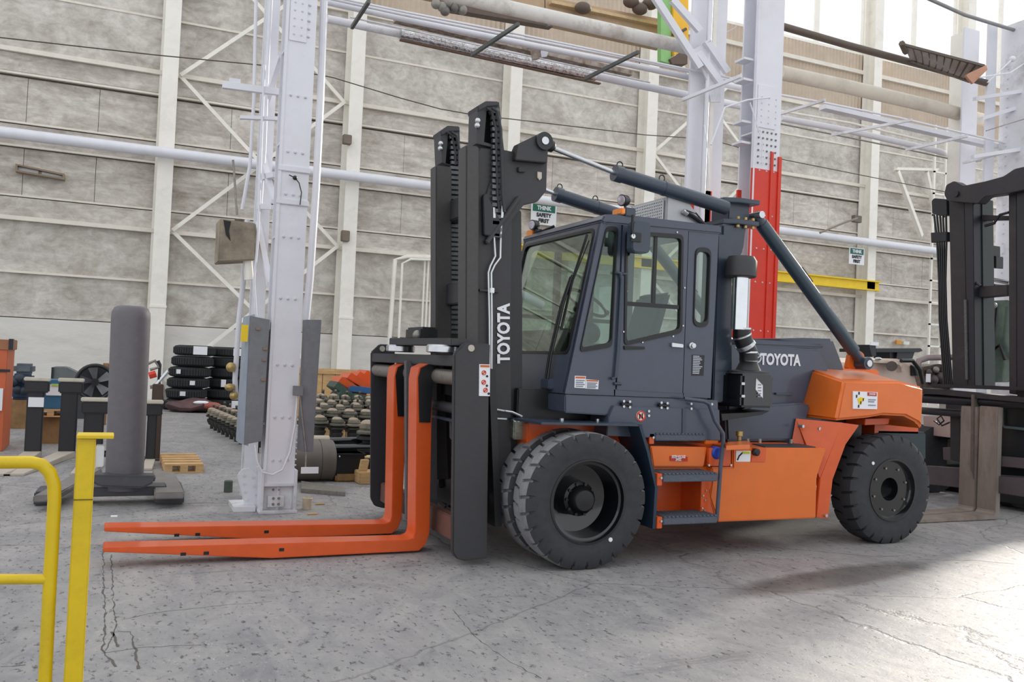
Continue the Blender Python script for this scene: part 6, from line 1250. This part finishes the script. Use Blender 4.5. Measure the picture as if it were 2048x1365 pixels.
MB().cyl((a[0][0], 12.3, a[0][1]), (a[1][0], 12.3, a[0][1]), .075, n=16).build('barrel', mat('beige_roller', '#b6ab9a', .5), o_, bevel=.01); MB().box(a[0][0]+.02, a[1][0]-.02, 12.25, 12.36, 0, a[0][1]-.06).build('wood_prop', WOODD, o_)
for k, q in enumerate(([(2.798,12.6,0.441),(3.415,12.6,0.458)], [(2.839,12.2,0.384),(3.362,12.2,0.391)])):
    tag(MB().cyl(q[0], q[1], .06, n=14).build('steel_tube', BLACKG), ['black steel tube lying behind the brown roller, rear one', 'black steel tube lying behind the brown roller, front one'][k], 'tube')
BX = thing('black_crate', 'black box sitting on wood blocks right of the brown roller', 'box', [(2.965,11.7,-0.142)][0])
q = [(2.759,0.371),(3.145,0.076)]; MB().box(q[0][0], q[1][0], 11.7, 12.1, q[1][1], q[0][1]).build('body', BLACK, BX, bevel=.01); MB().box(q[0][0]-.02, q[1][0]+.02, 11.68, 12.12, q[0][1]-.03, q[0][1]).build('lid', BLACK, BX, bevel=.006); a = [(2.796,11.68,0.334)][0]; MB().sphere(a, .015).build('stud', STEEL, BX)
q = [(2.755,0.107),(3.09,-0.162)]; tag(MB().box(q[0][0], q[1][0]-.05, 11.65, 12.0, 0, q[0][1]-.005).build('wood_block', WOODD, bevel=.02), 'dark weathered wood block under the black box', 'wood')
q = [(3.009,0.163),(3.182,-0.081)]; tag(MB().box(q[0][0], q[1][0]+.05, 11.4, 11.7, 0, q[0][1]).build('wood_block', WOOD, bevel=.01), 'pale wood block beside the carriage plate', 'wood')
a, b = [(3.095,11.5,0.314),(3.063,11.5,0.13)]; tag(MB().bar(a, b, (.05, 0, 0), (0, .04, 0)).build('wood_stick', WOOD, smooth=0), 'upright pale wood stick leaning on the wood block', 'wood')
q = [(3.117,11.9,0.301),(3.306,11.9,0.307)]; tag(MB().bar(q[0], q[1], (0, .08, 0), (0, 0, .012)).build('wood_board', mat('pale_wood', '#dcc091', .7, 0, .1, 5), smooth=0), 'thin pale board lying beside the black box', 'wood')
q = [(2.269,11.494),(2.69,10.873),(2.595,10.477),(2.14,10.816)]; tag(MB().prism(q, 'z', .0, .05).build('steel_flat', STEELD, bevel=.004), 'flat steel bar on the floor under the brown roller', 'steel bar')
PC = thing('paint_can', 'small cream can on the floor at the foot of the left column', 'can', [(1.982,9.641,0)][0])
q = [(1.989,9.672)][0]; MB().lathe((q[0], q[1], 0), (0, 0, 1), [(0, .05), (.01, .053), (.115, .053), (.12, .056), (.125, .05), (.11, .046), (.11, .001)], 20).build('body', mat('can_cream', '#cdbfa8', .6, 0, .12, 9), PC)
q = [(1.316,10.976)][0]; tag(MB().lathe((q[0], q[1], 0), (0, 0, 1), [(0, .05), (.13, .05), (.14, .04), (.141, .001)], 16).build('bottle_jack', mat('jack_green', '#4d564c', .6)), 'small dark green jack at the left of the column foot', 'jack')
for q, lab in (([(2.185,9.938)][0], 'orange wood chip on the floor right of the left column'), ([(1.979,9.333)][0], 'pale wood splinter on the floor by the left column foot')):
    tag(MB().box(q[0]-.05, q[0]+.05, q[1]-.02, q[1]+.02, .001, .015).build('wood_chip', WOOD, smooth=0), lab, 'wood chip')
q = [(0.083,9.548)][0]; tag(MB().box(q[0]-.03, q[0]+.03, q[1]-.03, q[1]+.03, .001, .008).build('paper_scrap', PAPER, smooth=0), 'white paper scrap on the floor beyond the fork tips', 'paper')
# crate and rack beams
CR = thing('wooden_crate', 'large plywood crate behind the axle hubs', 'crate', [(5.111,21,0.261)][0])
q = [(3.935,1.34),(5.729,0.633)]
n = 6; w_ = (q[1][0]-q[0][0])/n
for xx in (q[0][0]+.1, q[1][0]-.25): MB().box(xx, xx+.15, 21.02, 22.3, 0, .1).build('skid', WOODD, CR)
MB().box(q[0][0]+.02, q[1][0]-.02, 21.03, 22.4, .1, q[0][1]-.02).build('core', WOODD, CR)
for k in range(n): MB().box(q[0][0]+w_*k+.008, q[0][0]+w_*(k+1)-.008, 21.0, 21.04, .1, q[0][1]).build('plank', WOOD, CR, smooth=0)
for z in (.2, q[0][1]-.12): MB().box(q[0][0], q[1][0], 20.96, 21.0, z, z+.1).build('batten', WOOD, CR, smooth=0)
bm_ = [('orange', ORANGE2), ('blue', mat('beam_blue', '#2c5f92', .5, 0, .06, 6)), ('green', mat('beam_green', '#3d5046', .6, 0, .1, 6))]
ends = [(([(3.929,17,1.221),(4.434,17,0.925)]), 0, 'lowest left'), (([(4.148,17.2,1.299),(4.664,17.2,1)]), 0, 'middle'), (([(4.376,17.4,1.321),(4.818,17.4,1.055)]), 0, 'upper'), (([(4.568,17.6,1.352),(4.975,17.6,1.091)]), 0, 'topmost right'), (([(3.811,16.8,1.129),(4.22,16.8,0.834)]), 2, 'front'), (([(4.088,16.9,1.056),(4.632,16.9,1.013)]), 1, 'flat'), (([(3.872,16.7,0.974),(4.15,16.7,0.781)]), 2, 'steep low'), (([(4.118,16.6,0.919),(4.588,16.6,0.854)]), 2, 'bottom flat')]
for e, ci, nm in ends:
    tag(MB().bar(e[0], e[1], (0, .35, 0), (.04, 0, .055)).build('rack_beam', bm_[ci][1], bevel=.01), '%s %s rack beam in the leaning pile before the plywood crate' % (nm, bm_[ci][0]), 'beam', 'rack beams piled by the crate')
MB_ = [(4.197,0.828),(4.705,0.547)]
tag(MB().box(MB_[0][0]-.4, MB_[1][0]+.3, 16.5, 17.6, 0, MB_[0][1]).build('beam_trestle', DK2), 'dark trestle holding the leaning pile of rack beams', 'trestle')
# ================================================================= overhead: conduits, crane, heater, wires
def run(pts, r, m, nm, lab, cat='pipe', n=10): return tag(MB().tube(pts, r, n).build(nm, m), lab, cat)
RUSTB = mat('flaking_rust', '#6d5544', .8, 0, .3, 9, col2='#b9b0a6'); FOIL = mat('foil_wrap', '#cfcfd2', .16, .9, .25, 16, bump=1.0, bscale=13)
run([(1.928,10.05,5.757),(2.869,10.05,5.754),(4.388,10.05,5.774),(6.138,10.05,5.777),(7.823,10.05,5.784)], .014, WHITE, 'conduit', 'thin white conduit at the near edge of the left overhead rack')
run([(2.034,10.15,5.77),(2.899,10.15,5.759),(4.193,10.15,5.769),(6.2,10.15,5.797),(7.903,10.15,5.783)], .018, WHITE, 'conduit', 'slim white conduit second from the near edge of the left overhead rack')
run([(2.067,10.3,5.784),(2.944,10.3,5.771),(4.258,10.3,5.766),(6.296,10.3,5.777),(8.023,10.3,5.771)], .040, WHITE, 'conduit', 'thick white conduit along the left overhead rack', n=14)
tag(MB().bar(*[Vector(p) for p in [(2.995,10.7,5.905),(6.423,10.7,5.808)]], (0, .07, 0), (0, 0, .035)).build('rusty_channel', RUSTB, smooth=0), 'rusty flaking channel along the left overhead rack', 'channel')
run([(2.407,10.6,5.778),(4.389,10.6,5.742),(6.694,10.6,5.707)], .012, WHITEB, 'conduit', 'thin dirty conduit beside the rusty channel overhead')
run([(3.154,11,5.843),(4.559,11,5.814),(6.03,11,5.796)], .075, FOIL, 'insulated_pipe', 'silver foil wrapped pipe hanging along the left overhead rack', n=20)
run([(6.03,11,5.796),(6.95,11,5.786),(8.019,11,5.775),(8.581,11,5.773)], .055, WHITE, 'steam_pipe', 'white pipe continuing right from the foil wrapped pipe', n=14)
run([(2.218,11,5.851),(3.154,11,5.843)], .05, WHITEB, 'steam_pipe', 'white pipe left of the foil wrapped pipe', n=14)
tag(MB().bar(*[Vector(p) for p in [(3.158,11,5.766),(6.116,11,5.696)]], (0, .03, 0), (0, 0, .008)).build('pipe_tray', mat('tray_brown', '#7b6351', .7), smooth=0), 'brown strip tray under the foil wrapped pipe', 'tray')
for k, q in enumerate(([(2.432,9.8,5.692),(2.416,9.8,5.666)], [(4.286,9.8,5.796),(4.261,9.8,5.767)], [(5.996,9.8,5.768),(5.968,9.8,5.737)], [(7.37,9.45,5.595),(7.339,9.45,5.55)])):
    far = [[(2.414,10.5,5.618)], [(3.966,10.5,5.568)], [(5.604,10.5,5.542)], [(6.772,9.9,5.293)]][k][0]
    tag(MB().bar(q[0], far, (.018, 0, 0), (0, 0, .022)).build('hanger_bar', mat('dark_hanger', '#5d605e', .6, .2, .2, 9) if k < 3 else WHITEB, smooth=0), ['dark hanger bar crossing the overhead rack, leftmost', 'dark hanger bar crossing the overhead rack above the mast', 'dark hanger bar crossing the overhead rack right of the mast', 'pale hanger bar crossing the overhead rack at the red column'][k], 'bar')
for k, (p, m_) in enumerate((([(4.727,5.826),(4.899,5.872),(4.866,5.653),(4.78,5.625)], RUSTB), ([(4.853,5.832),(5.012,5.849),(4.975,5.703),(4.896,5.682)], WHITE))):
    tag(MB().prism(p, 'y', 10.4, 10.44).build('hanger_plate', m_, smooth=0), ['rusty hanger plate under the overhead rack', 'white hanger plate beside the rusty one'][k], 'plate')
run([(3.387,10.6,6.33),(4.362,10.6,6.315),(5.857,10.6,6.318),(7.275,10.6,6.313),(7.563,10.6,6.308)], .095, mat('peeling_white_pipe', '#d5d2cd', .5, 0, .05, 4, dirt=.7, dcol='#8a7463'), 'crane_pipe', 'fat peeling white pipe above the overhead rack', n=18)
run([(8.991,10.6,6.25),(10.393,10.6,6.256),(12.036,10.6,6.24),(13.531,10.6,6.192)], .11, mat('beige_pipe', '#cfc6b8', .5, 0, .05, 4, dirt=.4, dcol='#9a8d80'), 'crane_pipe', 'fat beige pipe between the red column and the right column', n=18)
# right bay rack
run([(8.515,10,5.673),(9.334,10,5.689),(10.835,10,5.697),(13.804,10,5.631)], .016, WHITE, 'conduit', 'thin white conduit at the near edge of the right overhead rack')
tag(MB().bar(*[Vector(p) for p in [(9.475,10.2,5.701),(14.085,10.2,5.607)]], (0, .07, 0), (0, 0, .035)).build('cable_tray', WHITE, smooth=0), 'white cable tray along the right overhead rack', 'tray')
run([(9.298,10.9,5.673),(10.72,10.9,5.679),(12.409,10.9,5.637),(13.567,10.9,5.569)], .05, WHITE, 'steam_pipe', 'white pipe at the far side of the right overhead rack', n=14)
run([(9.122,10.7,5.707),(10.517,10.7,5.733),(12.176,10.7,5.681)], .018, CREAM, 'conduit', 'slim cream conduit inside the right overhead rack')
run([(9.217,10.8,5.544),(10.841,10.8,5.528),(12.299,10.8,5.508),(13.321,10.8,5.482),(13.654,10.8,5.561),(13.724,10.8,5.676)], .012, STEELD, 'conduit', 'dark thin conduit curling at the end of the right overhead rack')
for k, q in enumerate(([(9.052,9.7,5.611)], [(10.755,9.7,5.584)], [(11.946,9.7,5.515)], [(13.223,9.7,5.505)])):
    far = [[(8.765,10.3,5.51)], [(9.773,10.3,5.345)], [(11.312,10.3,5.329)], [(12.599,10.3,5.292)]][k][0]
    tag(MB().bar(q[0], far, (.016, 0, 0), (0, 0, .02)).build('hanger_bar', WHITEB, smooth=0), ['pale hanger bar of the right rack next to the red column', 'pale hanger bar of the right rack, second from the red column', 'pale hanger bar of the right rack, third from the red column', 'pale hanger bar of the right rack at the right column'][k], 'bar')
# gas radiant heater
HT = thing('radiant_heater', 'long dark tube heater with tilted brown reflector under the bright windows', 'heater', [(12.706,10.8,6.999)][0])
q = [(8.554,10.1,6.71),(9.875,10.1,6.666),(11.44,10.1,6.64),(12.829,10.1,6.606)]; MB().tube(q, .055, 12).build('tube', mat('heater_brown', '#5d5148', .5, .2, .1, 8), HT)
a, b = [(10.65,9.8,6.733),(12.391,9.8,6.722)]; c, d = [(11.026,10,6.616),(12.333,10,6.511)]
A_, B_, C_, D_ = map(Vector, (a, b, c, d)); th = Vector((0, .012, .012))
MB().loft([A_, B_, D_, C_], [A_+th, B_+th, D_+th, C_+th]).build('reflector', mat('reflector_grey', '#8a827c', .35, .5, .15, 6), HT, smooth=0)
MB().bar(A_, B_, (0, .02, 0), (0, 0, .018)).build('reflector_rim', mat('heater_brown', '', .5), HT, smooth=0)
MB().bar(C_, D_, (0, .02, 0), (0, 0, .014)).build('reflector_rim', mat('heater_brown', '', .5), HT, smooth=0)
q = [(12.388,6.724),(12.425,6.658),(12.108,6.38),(11.947,6.479),(11.99,6.519)]
MB().prism(q, 'y', 9.76, 9.80).build('end_cap', mat('copper_cap', '#b98a70', .5, .2), HT, smooth=0)
for k in range(1, 10):
    f = k/10; p = A_.lerp(B_, f); r_ = C_.lerp(D_, f); MB().bar(p-th*.6, r_-th*.6, (.009, 0, 0), (0, .006, .006)).build('rib', mat('heater_brown', '', .5), HT, smooth=0)
MB().tube([A_+Vector((-.05, 0, .02)), A_+Vector((.15, .1, -.05)), A_+Vector((.25, .15, .03))], .045, 6).build('burner_bracket', mat('heater_brown', '', .5), HT)
run([(11.112,9.9,7.615),(12.05,9.9,7.507),(13.584,9.9,7.482)], .028, mat('grey_pipe', '#8e8f92', .5, .2), 'grey_pipe', 'grey pipe crossing the top right corner')
# small fittings on the right column
t = thing('flood_lamp', 'small white lamp arm on the right column', 'lamp', [(13.029,9.7,6.945)][0])
q = [(12.355,9.7,6.424),(12.913,9.7,6.899)]; MB().tube(q, .012, 6).build('arm', WHITE, t); MB().sphere(q[1], .05).build('head', WHITE, t)
run([(12.182,9.7,6.474),(12.864,9.7,6.664),(13.327,9.7,6.958)], .014, WHITE, 'conduit', 'white conduit curving across the right column')
run([(12.227,9.6,5.613),(12.653,9.6,5.771),(13.23,9.6,5.979)], .008, STEELD, 'wire', 'thin grey wire on the right column', 'wire', 6)
a = [(12.727,5.996),(13.528,6.312)]; tag(MB().bar((a[0][0], 10.1, a[0][1]), (a[1][0], 9.7, a[1][1]), (0, .05, 0), (0, 0, .03)).build('lacing_bar', WHITE, smooth=0), 'white channel bar slanting across the right column', 'bar')
# sagging wires
run([(-2.85,20,7.614),(-2.343,20,7.622),(0.478,20,7.792),(2.824,20,7.976),(4.209,20,7.96),(5.808,20,7.752),(6.803,20,7.65),(7.833,20,7.64),(8.63,20,7.689),(12.541,20,7.86),(14.631,20,8.04),(17.078,20,7.83),(20.123,20,7.757),(23.925,20,7.665)], .012, mat('wire_brown', '#4a4038', .6), 'wire', 'long thin dark wire sagging across the wall', 'wire', 6)
run([(29.622,29.5,8.705),(28.907,29.5,8.453),(27.512,29.5,7.852)], .05, mat('rod_brown', '#8a8074', .6), 'wall_rod', 'thin grey brown rod slanting from the sign column', 'rod', 6)
q = [(30.339,9.059),(30.807,8.743)]; tag(MB().box(q[0][0], q[1][0], 30.4, 30.6, q[1][1], q[0][1]).build('rod_bracket', mat('bracket_brown', '#6b6258', .6), bevel=.02), 'dark bracket on the sign column above the sign', 'bracket')
# travelling crane far up
CRN = thing('travelling_crane', 'tan travelling crane girder with yellow and green end panels at the top', 'crane', [(11.544,24,11.784)][0])
TAN = mat('crane_tan', '#b59a7d', .6, 0, .12, 2, dirt=.4, dcol='#8a6f55'); DBR = mat('crane_brown', '#5f4f45', .6, 0, .12, 4)
MB().prism([(7.085,12.626),(15.626,12.904),(15.666,12.067),(7.112,12.061)], 'y', 24.0, 24.5).build('girder', TAN, CRN, smooth=0)
MB().prism([(8.18,11.77),(11.339,11.884),(11.35,11.646),(8.192,11.515)], 'y', 23.4, 23.7).build('lower_rail', DBR, CRN, smooth=0)
MB().prism([(11.454,12.616),(15.569,12.697),(15.573,12.601),(11.458,12.526)], 'y', 23.8, 24.0).build('ledge', mat('crane_ledge', '#c8ae86', .6), CRN, smooth=0)
for q in [(7.701,23.4,11.571),(7.881,23.4,11.524),(8.052,23.4,11.672),(8.236,23.4,11.568),(8.379,23.4,11.711),(7.974,23.4,11.43),(8.492,23.4,11.564)]: MB().sphere(q, .14).build('hoist_part', mat('hoist_grey%d' % random.randint(0, 1), random.choice(['#6f6a66', '#8f8b85']), .5, .3), CRN)
for q in [(14.097,23.6,13.028),(14.431,23.6,12.877),(14.788,23.6,13.108),(12.426,23.6,12.497)]: MB().sphere(q, .22, sc=(1.2, 1, .8)).build('motor', DBR, CRN)
MB().prism([(14.787,13.33),(15.153,13.346),(15.257,11.119),(14.89,11.146)], 'y', 23.0, 23.2).build('green_panel', mat('panel_green', '#8cbf7a', .5, 0, .05, 4), CRN, smooth=0)
MB().prism([(15.153,13.346),(15.73,13.343),(15.809,11.657),(15.301,11.376)], 'y', 22.9, 23.1).build('yellow_panel', mat('panel_yellow', '#ecb733', .5, 0, .05, 4), CRN, smooth=0)
MB().prism([(15.147,11.225),(15.775,11.652),(15.797,11.186),(15.246,11.087)], 'y', 22.9, 23.3).build('dark_bracket', DBR, CRN, smooth=0)
q = [(15.137,22.8,11.936),(15.371,22.8,12.043),(15.622,22.8,12.217)]; MB().tube(q, .05, 6).build('cross_strap', DBR, CRN)
q = [(10.882,23,11.766),(10.922,23,11.599),(11.025,23,11.473)]; MB().tube(q, .08, 6).build('hook', mat('hoist_grey0', '#6f6a66', .5), CRN); q = [(10.861,23,12.2),(10.882,23,11.766)]; MB().tube(q, .02, 5).build('hook_cable', DBR, CRN)
